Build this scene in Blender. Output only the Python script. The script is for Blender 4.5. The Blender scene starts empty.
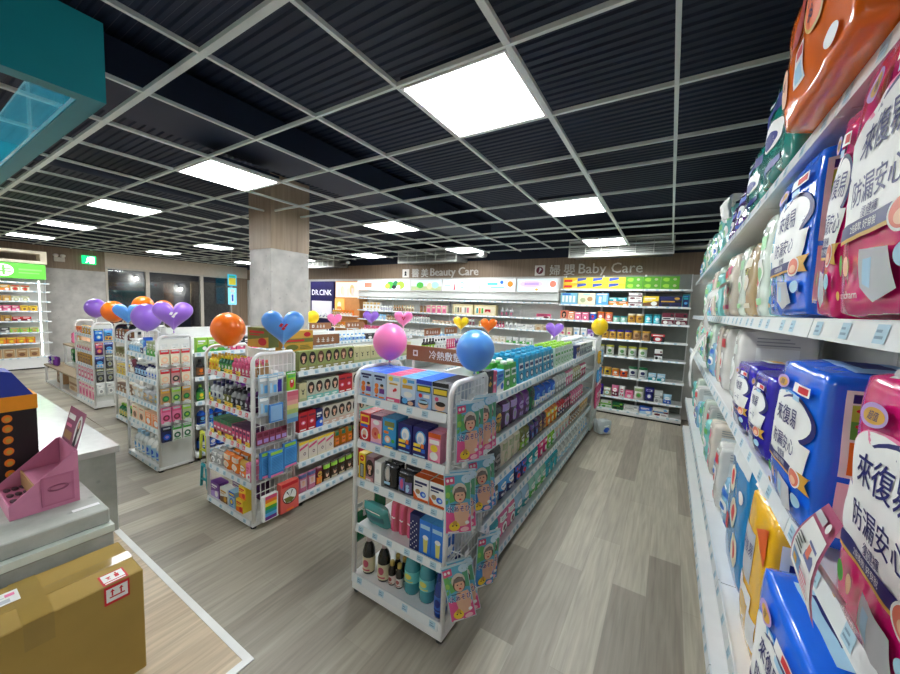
import bpy, bmesh, math, random
from mathutils import Vector, Matrix, noise
from mathutils.geometry import tessellate_polygon

# ------------------------------------------------------------------ camera, world, exposure
SC = bpy.context.scene
COL = SC.collection
cam_data = bpy.data.cameras.new('camera')
cam = bpy.data.objects.new('camera', cam_data)
COL.objects.link(cam)
cam_data.sensor_fit = 'HORIZONTAL'
cam_data.sensor_width = 36.0
cam_data.lens = 357.04 / 900 * 36.0
cam_data.clip_start = 0.02
_r = Vector((0.849924, 0.525590, 0.037201))
_u = Vector((-0.075938, 0.052321, 0.995739))
_b = Vector((0.521404, -0.849127, 0.084381))
cam.matrix_world = Matrix(((_r.x, _u.x, _b.x, 0), (_r.y, _u.y, _b.y, 0), (_r.z, _u.z, _b.z, 1.75), (0, 0, 0, 1)))
SC.camera = cam

world = bpy.data.worlds.new('night')
SC.world = world
world.use_nodes = True
world.node_tree.nodes['Background'].inputs[0].default_value = (0.012, 0.016, 0.03, 1)
world.node_tree.nodes['Background'].inputs[1].default_value = 1.0

PANEL_STRENGTH = 15.0
SC.view_settings.view_transform = 'Standard'
SC.view_settings.look = 'None'
SC.view_settings.gamma = 1.0
SC.view_settings.use_curve_mapping = False
SC.view_settings.exposure = 1.15

PI = math.pi
RND = random.Random(7)

# ------------------------------------------------------------------ colours and materials
PAL = dict(
    white=(240, 240, 236), cream=(232, 222, 196), beige=(206, 186, 152), grey=(150, 152, 152), pale=(214, 218, 216),
    black=(26, 26, 30), navy=(28, 34, 92), indigo=(44, 30, 150), blue=(22, 96, 214), sky=(88, 170, 228), lightblue=(168, 208, 232),
    teal=(24, 150, 160), aqua=(70, 196, 214), mint=(160, 220, 200), green=(70, 168, 60), lime=(150, 204, 60), dgreen=(24, 110, 66),
    olive=(120, 122, 54), yellow=(246, 214, 50), gold=(214, 164, 60), orange=(240, 126, 30), dorange=(222, 92, 24), red=(206, 32, 44), maroon=(112, 34, 54),
    pink=(236, 128, 168), rose=(220, 84, 128), magenta=(206, 20, 110), lilac=(180, 150, 212), purple=(108, 44, 138), plum=(84, 40, 84),
    brown=(122, 82, 52), tan=(176, 136, 92), peach=(246, 196, 160), skin=(232, 184, 152), hair=(40, 26, 20), hairb=(92, 56, 36), silver=(190, 192, 196),
    salmon=(228, 120, 96), coral=(224, 96, 86), dteal=(12, 96, 104), charcoal=(52, 52, 56), sage=(170, 180, 134), ivory=(236, 232, 216))
NAMED = dict(white='white', cream='cream', beige='beige', grey='grey', pale='pale grey', black='black', navy='navy', indigo='indigo', blue='blue', sky='sky blue',
    lightblue='light blue', teal='teal', aqua='aqua', mint='mint', green='green', lime='lime', dgreen='dark green', olive='olive', yellow='yellow', gold='gold',
    orange='orange', dorange='deep orange', red='red', maroon='maroon', pink='pink', rose='rose', magenta='magenta', lilac='lilac', purple='purple', plum='plum',
    brown='brown', tan='tan', peach='peach', skin='skin', hair='dark', hairb='brown', silver='silver', salmon='salmon', coral='coral', dteal='dark teal',
    charcoal='charcoal', sage='sage', ivory='ivory')

def lin(c):
    return tuple(((v / 255) / 12.92 if v / 255 <= 0.04045 else ((v / 255 + 0.055) / 1.055) ** 2.4) for v in c)

MATS = {}
def mat(col, rough=0.45, metal=0.0, alpha=1.0, trans=0.0, coat=0.0, emit=0.0, vary=0.05, scale=14.0, sss=0.0):
    key = (col, rough, metal, alpha, trans, coat, emit, vary, scale, sss)
    if key in MATS:
        return MATS[key]
    rgb = lin(PAL[col] if isinstance(col, str) else col)
    m = bpy.data.materials.new('surface_' + (col if isinstance(col, str) else 'tone'))
    m.use_nodes = True
    nt = m.node_tree
    b = nt.nodes['Principled BSDF']
    b.inputs['Roughness'].default_value = rough
    b.inputs['Metallic'].default_value = metal
    b.inputs['Alpha'].default_value = alpha
    b.inputs['Transmission Weight'].default_value = trans
    b.inputs['Coat Weight'].default_value = coat
    if sss:
        b.inputs['Subsurface Weight'].default_value = sss
        b.inputs['Subsurface Radius'].default_value = (1, 1, 1)
        b.inputs['Subsurface Scale'].default_value = .12
    b.inputs['Base Color'].default_value = (*rgb, 1)
    if emit:
        b.inputs['Emission Color'].default_value = (*rgb, 1)
        b.inputs['Emission Strength'].default_value = emit
    elif vary:
        tc = nt.nodes.new('ShaderNodeTexCoord')
        n = nt.nodes.new('ShaderNodeTexNoise')
        n.inputs['Scale'].default_value = scale
        n.inputs['Detail'].default_value = 3
        nt.links.new(tc.outputs['Object'], n.inputs['Vector'])
        mr = nt.nodes.new('ShaderNodeMapRange')
        mr.inputs['From Min'].default_value = 0.3
        mr.inputs['From Max'].default_value = 0.7
        mr.inputs['To Min'].default_value = 1 - vary
        mr.inputs['To Max'].default_value = 1 + vary
        nt.links.new(n.outputs['Fac'], mr.inputs['Value'])
        mx = nt.nodes.new('ShaderNodeMix')
        mx.data_type = 'RGBA'
        mx.blend_type = 'MULTIPLY'
        mx.inputs['Factor'].default_value = 1
        mx.inputs['A'].default_value = (*rgb, 1)
        nt.links.new(mr.outputs['Result'], mx.inputs['B'])
        nt.links.new(mx.outputs['Result'], b.inputs['Base Color'])
    MATS[key] = m
    return m

def node_mat(name, build):
    m = bpy.data.materials.new(name)
    m.use_nodes = True
    build(m.node_tree, m.node_tree.nodes['Principled BSDF'])
    return m

# ------------------------------------------------------------------ mesh builder
TEXTS = {}
def text_shape(s):
    if s in TEXTS:
        return TEXTS[s]
    cu = bpy.data.curves.new('lettering', 'FONT')
    cu.body = s
    cu.resolution_u = 2
    cu.fill_mode = 'BOTH'
    ob = bpy.data.objects.new('lettering', cu)
    me = ob.to_mesh()
    vs = [(v.co.x, v.co.y) for v in me.vertices]
    fs = [tuple(p.vertices) for p in me.polygons]
    ob.to_mesh_clear()
    bpy.data.objects.remove(ob)
    bpy.data.curves.remove(cu)
    if vs:
        x0, x1 = min(v[0] for v in vs), max(v[0] for v in vs)
        y0, y1 = min(v[1] for v in vs), max(v[1] for v in vs)
        h = max(y1 - y0, 1e-6)
        vs = [((x - (x0 + x1) / 2) / h, (y - (y0 + y1) / 2) / h) for x, y in vs]
        w = (x1 - x0) / h
    else:
        w = 1
    TEXTS[s] = (vs, fs, w)
    return TEXTS[s]

class MB:
    def __init__(self):
        self.v, self.f, self.mi, self.sm, self.mats = [], [], [], [], []
    def m(self, m):
        if isinstance(m, (str, tuple)):
            m = mat(m)
        if m not in self.mats:
            self.mats.append(m)
        return self.mats.index(m)
    def add(self, vs, fs, m, smooth=False):
        o = len(self.v)
        k = self.m(m)
        self.v.extend(tuple(p) for p in vs)
        for f in fs:
            self.f.append(tuple(i + o for i in f))
            self.mi.append(k)
            self.sm.append(smooth)
        return self
    def box(self, x0, x1, y0, y1, z0, z1, m, top=None, front=None):
        vs = [(x0, y0, z0), (x1, y0, z0), (x1, y1, z0), (x0, y1, z0), (x0, y0, z1), (x1, y0, z1), (x1, y1, z1), (x0, y1, z1)]
        fs = [(0, 3, 2, 1), (4, 5, 6, 7), (0, 1, 5, 4), (1, 2, 6, 5), (2, 3, 7, 6), (3, 0, 4, 7)]
        if top is None and front is None:
            return self.add(vs, fs, m)
        self.add(vs, [fs[0], fs[3], fs[4], fs[5]], m)
        self.add(vs, [fs[1]], top if top is not None else m)
        return self.add(vs, [fs[2]], front if front is not None else m)
    def bbox(self, x0, x1, y0, y1, z0, z1, m, c=0.002):
        """box with chamfered edges"""
        vs, idx = [], {}
        for sx in (0, 1):
            for sy in (0, 1):
                for sz in (0, 1):
                    X, Y, Z = (x0, x1)[sx], (y0, y1)[sy], (z0, z1)[sz]
                    ix, iy, iz = (c, -c)[sx], (c, -c)[sy], (c, -c)[sz]
                    for ax in range(3):
                        p = [X + ix, Y + iy, Z + iz]
                        p[ax] = (X, Y, Z)[ax]
                        idx[(sx, sy, sz, ax)] = len(vs)
                        vs.append(tuple(p))
        fs = []
        for ax in range(3):
            o = [a for a in range(3) if a != ax]
            for s in (0, 1):
                q = []
                for (p, r) in ((0, 0), (1, 0), (1, 1), (0, 1)):
                    k = [0, 0, 0]
                    k[ax] = s; k[o[0]] = p; k[o[1]] = r
                    q.append(idx[(*k, ax)])
                fs.append(tuple(q))
        for ax in range(3):
            o = [a for a in range(3) if a != ax]
            for p in (0, 1):
                for r in (0, 1):
                    k0 = [0, 0, 0]; k1 = [0, 0, 0]
                    k0[ax] = 0; k1[ax] = 1
                    for k in (k0, k1):
                        k[o[0]] = p; k[o[1]] = r
                    fs.append((idx[(*k0, o[0])], idx[(*k1, o[0])], idx[(*k1, o[1])], idx[(*k0, o[1])]))
        for sx in (0, 1):
            for sy in (0, 1):
                for sz in (0, 1):
                    fs.append(tuple(idx[(sx, sy, sz, a)] for a in range(3)))
        return self.add(vs, fs, m)
    def lathe(self, prof, m, seg=14, cx=0, cy=0, smooth=True, cap=True):
        vs, fs = [], []
        n = len(prof)
        for (r, z) in prof:
            for k in range(seg):
                a = 2 * PI * k / seg
                vs.append((cx + r * math.cos(a), cy + r * math.sin(a), z))
        for i in range(n - 1):
            for k in range(seg):
                k2 = (k + 1) % seg
                fs.append((i * seg + k, i * seg + k2, (i + 1) * seg + k2, (i + 1) * seg + k))
        if cap:
            fs.append(tuple(range(seg - 1, -1, -1)))
            fs.append(tuple((n - 1) * seg + k for k in range(seg)))
        return self.add(vs, fs, m, smooth)
    def tube(self, pts, r, m, seg=8):
        pts = [Vector(p) for p in pts]
        vs, fs = [], []
        n = len(pts)
        for i, p in enumerate(pts):
            d = (pts[min(i + 1, n - 1)] - pts[max(i - 1, 0)]).normalized()
            a = d.orthogonal().normalized() if i == 0 else (ref - d * ref.dot(d)).normalized()
            ref = a
            b = d.cross(a)
            for k in range(seg):
                t = 2 * PI * k / seg
                vs.append(p + a * (r * math.cos(t)) + b * (r * math.sin(t)))
        for i in range(n - 1):
            for k in range(seg):
                k2 = (k + 1) % seg
                fs.append((i * seg + k, i * seg + k2, (i + 1) * seg + k2, (i + 1) * seg + k))
        fs.append(tuple(range(seg - 1, -1, -1)))
        fs.append(tuple((n - 1) * seg + k for k in range(seg)))
        return self.add(vs, fs, m, True)
    def sheet(self, fn, nu, nv, m, smooth=True):
        vs = [fn(i / nu, j / nv) for j in range(nv + 1) for i in range(nu + 1)]
        fs = [(j * (nu + 1) + i, j * (nu + 1) + i + 1, (j + 1) * (nu + 1) + i + 1, (j + 1) * (nu + 1) + i) for j in range(nv) for i in range(nu)]
        return self.add(vs, fs, m, smooth)
    # prints: shapes in (u, v) on a face, carried onto the surface by fn(u, v, off)
    def prints(self, items, fn, asp=1.0, step=0.0005, fine=1, base=0.0006):
        """items: ('r',u0,v0,u1,v1,col) ('e',cu,cv,ru,rv,col) ('p',[(u,v)..],col) ('t',text,cu,cv,h,col[,maxw]) ; asp = width / height of the face"""
        for li, it in enumerate(items):
            off = base + step * li
            k, c = it[0], it[-1]
            if k == 'r':
                u0, v0, u1, v1 = it[1:5]
                n1 = max(1, int(round(abs(u1 - u0) * fine)))
                n2 = max(1, int(round(abs(v1 - v0) * fine)))
                self.sheet(lambda a, b: fn(u0 + (u1 - u0) * a, v0 + (v1 - v0) * b, off), n1, n2, c, fine > 1)
            elif k == 'e':
                cu, cv, ru, rv = it[1:5]
                seg = 16 if fine == 1 else 28
                rings = 1 if fine == 1 else max(1, int(round(max(ru, rv) * fine)))
                vs, fs = [fn(cu, cv, off)], []
                for q in range(1, rings + 1):
                    for s in range(seg):
                        a = 2 * PI * s / seg
                        vs.append(fn(cu + ru * q / rings * math.cos(a), cv + rv * q / rings * math.sin(a), off))
                for s in range(seg):
                    s2 = (s + 1) % seg
                    fs.append((0, 1 + s, 1 + s2))
                    for q in range(rings - 1):
                        fs.append((1 + q * seg + s, 1 + (q + 1) * seg + s, 1 + (q + 1) * seg + s2, 1 + q * seg + s2))
                self.add(vs, fs, c, fine > 1)
            elif k == 'p':
                pts = it[1]
                if fine == 1:
                    self.add([fn(u, v, off) for u, v in pts], [tuple(range(len(pts)))], c)
                else:
                    tris = [tuple(pts[q] for q in t) for t in tessellate_polygon([[Vector((u, v, 0)) for u, v in pts]])]
                    for _ in range(3):
                        nx = []
                        for p, q, r in tris:
                            a, d, e = ((p[0] + q[0]) / 2, (p[1] + q[1]) / 2), ((q[0] + r[0]) / 2, (q[1] + r[1]) / 2), ((r[0] + p[0]) / 2, (r[1] + p[1]) / 2)
                            nx += [(p, a, e), (a, q, d), (e, d, r), (a, d, e)]
                        tris = nx
                    idx, vs, fs = {}, [], []
                    for t in tris:
                        f = []
                        for q in t:
                            k2 = (round(q[0], 5), round(q[1], 5))
                            if k2 not in idx:
                                idx[k2] = len(vs)
                                vs.append(fn(q[0], q[1], off))
                            f.append(idx[k2])
                        fs.append(tuple(f))
                    self.add(vs, fs, c, True)
            elif k == 't':
                vs, fs, w = text_shape(it[1])
                cu, cv, h, c = it[2:6]
                ws = 1.0
                if len(it) > 6 and w * h / asp > it[6]:
                    ws = it[6] * asp / (w * h)
                for dx in (-.012, .012, 0):      # stroke weight
                    self.add([fn(cu + (x + dx) * h * ws / asp, cv + (y + abs(dx)) * h, off + dx * .004) for x, y in vs], fs, c)
        return self
    def build(self, name, parent=None, loc=None, rz=0.0):
        me = bpy.data.meshes.new(name)
        me.from_pydata(self.v, [], self.f)
        for m in self.mats:
            me.materials.append(m)
        me.polygons.foreach_set('material_index', self.mi)
        me.polygons.foreach_set('use_smooth', self.sm)
        me.update()
        o = bpy.data.objects.new(name, me)
        COL.objects.link(o)
        if parent is not None:
            o.parent = parent
        if loc is not None:
            o.location = loc
        o.rotation_euler.z = rz
        return o

def structure(o):
    o['kind'] = 'structure'
    return o
def tag(o, label, cat, group=None):
    o['label'] = label
    o['category'] = cat
    if group:
        o['group'] = group
    return o
def empty(name, loc, rz=0.0):
    o = bpy.data.objects.new(name, None)
    COL.objects.link(o)
    o.location = loc
    o.rotation_euler.z = rz
    o.empty_display_size = 0.1
    return o
def copy_tree(o, parent=None):
    c = o.copy()
    COL.objects.link(c)
    if parent is not None:
        c.parent = parent
    for ch in KIDS.get(o.data.name if o.data else o.name, ()):
        copy_tree(ch, c)
    return c
KIDS = {}

# ------------------------------------------------------------------ placing goods and naming them
ORD = ['first', 'second', 'third', 'fourth', 'fifth', 'sixth', 'seventh', 'eighth', 'ninth', 'tenth', 'eleventh', 'twelfth', 'thirteenth', 'fourteenth',
       'fifteenth', 'sixteenth', 'seventeenth', 'eighteenth', 'nineteenth', 'twentieth', 'twenty-first', 'twenty-second', 'twenty-third', 'twenty-fourth',
       'twenty-fifth', 'twenty-sixth', 'twenty-seventh', 'twenty-eighth', 'twenty-ninth', 'thirtieth']
PROTO = {}       # key -> dict(build, name, cat, look, w, d, h)
FIRST = {}       # key -> built source object
PLACED = []      # (object, look, where, ref, cat)

def define(key, name, cat, look, w, d, h, build):
    key = key if isinstance(key, str) else repr(key)
    if key not in PROTO:
        PROTO[key] = dict(name=name, cat=cat, look=look, w=w, d=d, h=h, build=build)
    return key

KIND_AT = (('medicine wall', 'medicine_box'), ('baby care wall', 'baby_goods_box'), ('beauty wall', 'cosmetics_box'), ('hair dye', 'hair_dye_box'), ('nearest end unit', 'health_box'))
def put(key, loc, rz, where, ref='the left', tilt=None):
    p = PROTO[key]
    if key not in FIRST:
        o = p['build']()
        FIRST[key] = o
        def reg(q):
            KIDS[q.data.name] = [c for c in q.children]
            for c in q.children:
                reg(c)
        reg(o)
    else:
        o = copy_tree(FIRST[key])
    o.location = loc
    o.rotation_euler = (tilt[0] if tilt else 0, tilt[1] if tilt else 0, rz)
    if p['name'] == 'carton':
        for w, n in KIND_AT:
            if w in where:
                o.name = n
    PLACED.append((o, p['look'], where, ref, p['cat']))
    return o

def row(start, ang, length, items, where, ref='the left', gap=0.006, inset=0.0, rnd=0.0, rows=1):
    """goods side by side from start along direction ang; fronts face to the right-hand side of travel... (ang 0: along +X, fronts to -Y)"""
    dx, dy = math.cos(ang), math.sin(ang)
    nx, ny = -math.sin(ang), math.cos(ang)       # inward, away from the front
    s = 0.0
    for it in items:
        key, n = it if isinstance(it, tuple) else (it, 1)
        if key == 'gap':
            s += n
            continue
        p = PROTO[key]
        for _ in range(n):
            if s + p['w'] > length + 1e-6:
                return
            c = s + p['w'] / 2
            for q in range(rows):
                off = inset + p['d'] / 2 + q * (p['d'] + 0.004) + (RND.random() * rnd if rnd else 0)
                put(key, (start[0] + dx * c + nx * off, start[1] + dy * c + ny * off, start[2]), ang + (RND.uniform(-1, 1) * rnd * 2 if rnd else 0),
                    where if q == 0 else where + ', row behind', ref)
            s += p['w'] + gap

def finish_labels():
    groups, seen = {}, set()
    for t in PLACED:
        groups.setdefault((t[1], t[2]), []).append(t)
    for (look, where), ts in groups.items():
        short = look.split(' with ')[0]
        for i, (o, _, _, ref, cat) in enumerate(ts):
            q = ORD[i] if i < len(ORD) else 'last'
            if len(ts) == 1:
                tries = [f'{look}, {where}', f'{short}, {where}']
            else:
                tries = [f'{q} {look} from {ref}, {where}', f'{q} {look}, {where}', f'{q} {short} from {ref}, {where}', f'{q} {short}, {where}']
            lab = next((x for x in tries if len(x.split()) <= 16 and x not in seen), tries[-1])
            seen.add(lab)
            tag(o, lab, cat, f'{look}, {where}' if len(ts) > 1 else None)

# ------------------------------------------------------------------ kinds of goods (fronts face -Y, base at z = 0)
def front_fn(w, d, h):
    return lambda u, v, off: ((u - 0.5) * w, -d / 2 - off, v * h)
def side_fn(w, d, h):
    return lambda u, v, off: (w / 2 + off, (u - 0.5) * d, v * h)

def carton(key, look, w, d, h, base, front, side=None, top=None, rough=0.4, name='carton', cat='box'):
    def build():
        b = MB()
        bm_ = mat(base, rough)
        b.box(-w / 2, w / 2, -d / 2, d / 2, 0, h, bm_, top=mat(top, rough) if top else None)
        b.prints(front, front_fn(w, d, h), w / h)
        if side:
            b.prints(side, side_fn(w, d, h), d / h)
        return b.build(name)
    return define(key, name, cat, look, w, d, h, build)

def portrait(cu, cv, s, asp, hair='hair', skin='skin', long=True):
    """head-and-shoulders picture; s = head height in v"""
    k = 1 / asp
    out = [('e', cu, cv - s * 0.1, s * 0.6 * k, s * (0.9 if long else 0.6), hair)]
    out += [('p', [(cu - s * .16 * k, cv - s * .8), (cu + s * .16 * k, cv - s * .8), (cu + s * .13 * k, cv - s * .2), (cu - s * .13 * k, cv - s * .2)], skin),
            ('e', cu, cv, s * 0.3 * k, s * 0.4, skin),
            ('e', cu - s * .13 * k, cv + s * .06, s * .06 * k, s * .035, 'hair'), ('e', cu + s * .13 * k, cv + s * .06, s * .06 * k, s * .035, 'hair'),
            ('e', cu, cv - s * .22, s * .1 * k, s * .045, 'red'),
            ('e', cu, cv + s * .34, s * 0.34 * k, s * 0.15, hair)]
    return out

def lines(u0, v0, u1, v1, n, col, fill=0.5):
    out = []
    for i in range(n):
        b = v0 + (v1 - v0) * (i + 0.25) / n
        out.append(('r', u0, b, u0 + (u1 - u0) * (1 - 0.35 * ((i * 37) % 3) / 3), b + (v1 - v0) / n * fill, col))
    return out

def box_kind(c1, c2, c3, w, d, h, style=0, word='carton'):
    """a printed carton in three colours"""
    key = ('box', c1, c2, c3, w, d, h, style)
    look = f'{NAMED[c1]} {word} with {NAMED[c2]} print'
    a = w / h
    if style == 0:
        fr = [('r', 0, .7, 1, 1, c2), ('r', .12, .78, .88, .9, c3), ('e', .5, .38, .32, .32 * min(1, a), c2), ('e', .5, .38, .2, .2 * min(1, a), c3)] + lines(.15, .03, .85, .12, 2, c2)
    elif style == 1:
        fr = [('r', 0, 0, 1, .35, c2), ('p', [(0, .35), (1, .35), (1, .55)], c2), ('r', .1, .72, .8, .84, c3), ('r', .1, .6, .6, .66, c3), ('e', .72, .3, .2, .2 * min(1, a), c3)]
    elif style == 2:
        fr = [('r', .08, .06, .92, .94, c2), ('r', .2, .62, .8, .78, c1), ('e', .5, .34, .25, .22 * min(1, a), c3)] + lines(.2, .82, .8, .9, 1, c3)
    elif style == 3:
        fr = [('r', 0, .42, 1, .62, c2), ('r', .08, .47, .7, .57, c3), ('e', .8, .8, .12, .12 * min(1, a), c3), ('e', .3, .2, .2, .14, c2)] + lines(.55, .08, .92, .3, 3, c2)
    else:
        fr = portrait(.5, .6, .4, a) + [('r', 0, 0, 1, .2, c2), ('r', .1, .06, .8, .14, c3)]
    return carton(key, look, w, d, h, c1, fr)

def vessel(key, look, prof, cap_prof, col, cap, label=None, name='bottle', cat='bottle', rough=0.25, alpha=1.0, seg=14):
    """lathed bottle with cap and label as parts"""
    r = max(p[0] for p in prof)
    h = max(p[1] for p in (cap_prof or prof))
    def build():
        b = MB()
        b.lathe(prof, mat(col, rough, trans=1 - alpha, coat=0.3), seg)
        o = b.build(name)
        if cap_prof:
            MB().lathe(cap_prof, mat(cap, 0.4), seg).build('cap', o)
        if label:
            z0, z1, lc, lc2 = label
            lb = MB()
            rr = r + 0.0008
            lb.lathe([(rr, z0), (rr, z1)], mat(lc, 0.5), seg, cap=False)
            fn = lambda u, v, off: ((rr + off) * math.sin((u - .5) * 2.2), -(rr + off) * math.cos((u - .5) * 2.2), z0 + (z1 - z0) * v)
            lb.prints([('e', .5, .6, .22, .25, lc2), ('r', .2, .12, .8, .22, lc2)], fn, 1.0, fine=8, base=0.001)
            lb.build('wrap_label', o)
        return o
    return define(key, name, cat, look, 2 * r, 2 * r, h, build)

def bottle_kind(col, cap, lc, lc2, r, h, word='bottle', alpha=1.0):
    prof = [(r * .92, 0), (r, h * .03), (r, h * .62), (r * .8, h * .72), (r * .36, h * .8), (r * .34, h * .86)]
    cp = [(r * .42, h * .84), (r * .42, h * .99), (r * .36, h)]
    return vessel(('bottle', col, cap, lc, lc2, r, h, alpha), f'{NAMED[cap]}-capped {NAMED[col]} {word}', prof, cp, col, cap, (h * .12, h * .55, lc, lc2), alpha=alpha)

def jar_kind(col, lid, lc2, r, h, word='tub'):
    prof = [(r * .94, 0), (r, h * .04), (r, h * .84)]
    cp = [(r * 1.03, h * .82), (r * 1.03, h * .98), (r * .96, h)]
    return vessel(('jar', col, lid, lc2, r, h), f'{NAMED[col]} {word} with {NAMED[lid]} lid', prof, cp, col, lid, (h * .14, h * .76, col, lc2), name='tin', cat='tin', rough=0.35)

def tube_kind(col, cap, c2, w, h, word='tube'):
    key = ('tube', col, cap, c2, w, h)
    def build():
        b = MB()
        d = w * .6
        def fn(u, v):
            a = 2 * PI * u
            k = v
            return (w / 2 * math.cos(a) * (0.86 + .14 * k), d / 2 * math.sin(a) * (1 - .85 * k), h * (.16 + .84 * v))
        b.sheet(fn, 14, 5, mat(col, .35))
        b.prints([('r', .25, .45, .75, .62, c2), ('e', .5, .3, .18, .1, c2), ('r', .3, .7, .7, .76, c2)], lambda u, v, off: ((u - .5) * w * .8, -d / 2 * (1 - .85 * max(0, (v - .16) / .84)) * math.sqrt(max(0, 1 - ((u - .5) * 1.6) ** 2)) - off, v * h), w / h, fine=10, base=.0015)
        o = b.build('squeeze_tube')
        MB().lathe([(w * .4, 0), (w * .42, h * .16)], mat(cap, .4), 12).build('cap', o)
        return o
    return define(key, 'squeeze_tube', 'tube', f'{NAMED[col]} {word} with {NAMED[cap]} cap', w, w * .6, h, build)

def pouch_surface(w, d, h, seed=0, wob=0.006):
    def surf(u, v, s, off):
        a, c = 2 * u - 1, 2 * v - 1
        t = max(0.0, (1 - a ** 4) * (1 - c ** 6)) ** 0.5
        n = noise.noise(Vector((u * 4 + seed, v * 4, s * 3))) * wob
        x = (u - .5) * w * (1 - .05 * (1 - c * c))
        return (x, s * (d / 2 * t + off) + n * t, v * h)
    return surf

def pouch(key, look, w, d, h, base, front, header=None, name='pouch', cat='pouch', rough=0.25, alpha=1.0, seed=1, hang=False):
    def build():
        b = MB()
        sf = pouch_surface(w, d, h, seed)
        mm = mat(base, rough, coat=.4, trans=1 - alpha)
        b.sheet(lambda u, v: sf(u, v, -1, 0), 10, 12, mm)
        b.sheet(lambda u, v: sf(1 - u, v, 1, 0), 10, 12, mm)
        b.prints(front, lambda u, v, off: sf(u, v, -1, off), w / h, fine=12, base=.0008, step=.00025)
        o = b.build(name)
        if header:
            hb = MB()
            hh = h * .16
            hb.box(-w / 2, w / 2, -.002, .002, h * .985, h * .985 + hh, mat(header, .5))
            hb.prints([('r', .1, .2, .9, .55, 'white'), ('e', .5, .8, .06, .1, 'white')], lambda u, v, off: ((u - .5) * w, -.002 - off, h * .985 + hh * v), w / hh)
            hb.build('header_card', o)
        return o
    return define(key, name, cat, look, w, d, h, build)

def pouch_kind(c1, c2, c3, w, d, h, style=0, word='pouch', header=None, alpha=1.0):
    key = ('pouch', c1, c2, c3, w, d, h, style, header)
    if style == 0:
        fr = [('r', .08, .66, .92, .9, c2), ('r', .2, .72, .8, .84, c3), ('e', .5, .38, .3, .2, c2), ('e', .5, .38, .18, .12, c3)]
    elif style == 1:
        fr = [('r', .06, .08, .94, .45, c2), ('e', .5, .6, .32, .16, c3), ('r', .25, .57, .75, .63, c1), ('e', .3, .28, .12, .08, c3), ('e', .66, .24, .14, .1, c3)]
    else:
        fr = portrait(.5, .62, .3, w / h) + [('r', .06, .08, .94, .26, c2), ('r', .15, .13, .8, .2, c3)]
    return pouch(key, f'{NAMED[c1]} {word} with {NAMED[c2]} print', w, d, h, c1, fr, header, seed=hash(str(key)) % 50 if False else len(str(key)) % 17, alpha=alpha)

# puffy plastic-wrapped pack
def pack_surface(w, d, h, seed, wr=0.006, rd=0.07):
    hx, hy, hz = w / 2, d / 2, h / 2
    def surf(p, off=0.0, ax=None):
        a, b, c = p
        x = (hx - wr) * a * (.955 - rd * (b ** 6 + c ** 6) * .6 + .045 * (1 - b * b) * (1 - c * c))
        y = (hy - wr) * b * (.92 - rd * (a ** 6 + c ** 6) * .8 + .08 * (1 - a * a) * (1 - c * c))
        z = hz * c * (1 - rd * .6 * (a ** 6 + b ** 6) + .02 * (1 - a * a) * (1 - b * b))
        q = Vector((x * 9 + seed * 3.1, y * 9, z * 7))
        n = noise.noise(q) * wr + noise.noise(q * 2.7) * wr * .45
        m_ = max(abs(a), abs(b), abs(c))
        k = (abs(a) >= m_ - 1e-6) * 1, (abs(b) >= m_ - 1e-6) * 1, (abs(c) >= m_ - 1e-6) * 1
        s = sum(k)
        n /= s
        if ax is None:
            x += n * k[0] * (1 if a > 0 else -1)
            y += n * k[1] * (1 if b > 0 else -1)
            z += n * k[2] * (1 if c > 0 else -1)
        elif ax == 1:
            y -= n + off
        elif ax == 0:
            x += n + off
        elif ax == 2:
            z += n + off
        return (x, y, max(0.0, z + hz))
    return surf

def pack(key, look, w, d, h, base, front, side=(), top=(), flap=None, seed=1, name='diaper_pack', cat='diaper pack', wr=0.006, rough=0.22, rd=0.07):
    def build():
        b = MB()
        sf = pack_surface(w, d, h, seed, wr, rd)
        n = 18
        bm_ = bmesh.new()
        bmesh.ops.create_cube(bm_, size=2)
        bmesh.ops.subdivide_edges(bm_, edges=bm_.edges[:], cuts=n, use_grid_fill=True)
        bm_.verts.index_update()
        b.add([sf(tuple(v.co)) for v in bm_.verts], [tuple(v.index for v in f.verts) for f in bm_.faces], mat(base, rough, coat=.5, vary=.03), True)
        bm_.free()
        b.prints(front, lambda u, v, off: sf((2 * u - 1, -1, 2 * v - 1), off, 1), w / h, fine=22, base=.002, step=.0003)
        b.prints(side, lambda u, v, off: sf((1, 2 * u - 1, 2 * v - 1), off, 0), d / h, fine=22, base=.002, step=.0003)
        b.prints(top, lambda u, v, off: sf((2 * u - 1, 2 * v - 1, 1), off, 2), w / d, fine=22, base=.002, step=.0003)
        o = b.build(name)
        if flap:
            fb = MB()
            col, fw, fh = flap
            fb.sheet(lambda u, v: ((u - .5) * w * fw * (1 - .35 * v), -d * .18 - v * d * .25 + noise.noise(Vector((u * 5, v * 4, seed))) * .02, h * .985 + math.sin(v * PI * .8) * fh + noise.noise(Vector((u * 7 + seed, v * 5, 3))) * .012), 10, 8, mat(col, .2, coat=.5))
            fb.build('top_flap', o)
        return o
    return define(key, name, cat, look, w, d, h, build)

# ================================================================== ROOM
CEIL = 2.85
XL, XR, YB, YF = -12.9, 0.80, 7.1, -3.2

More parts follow.
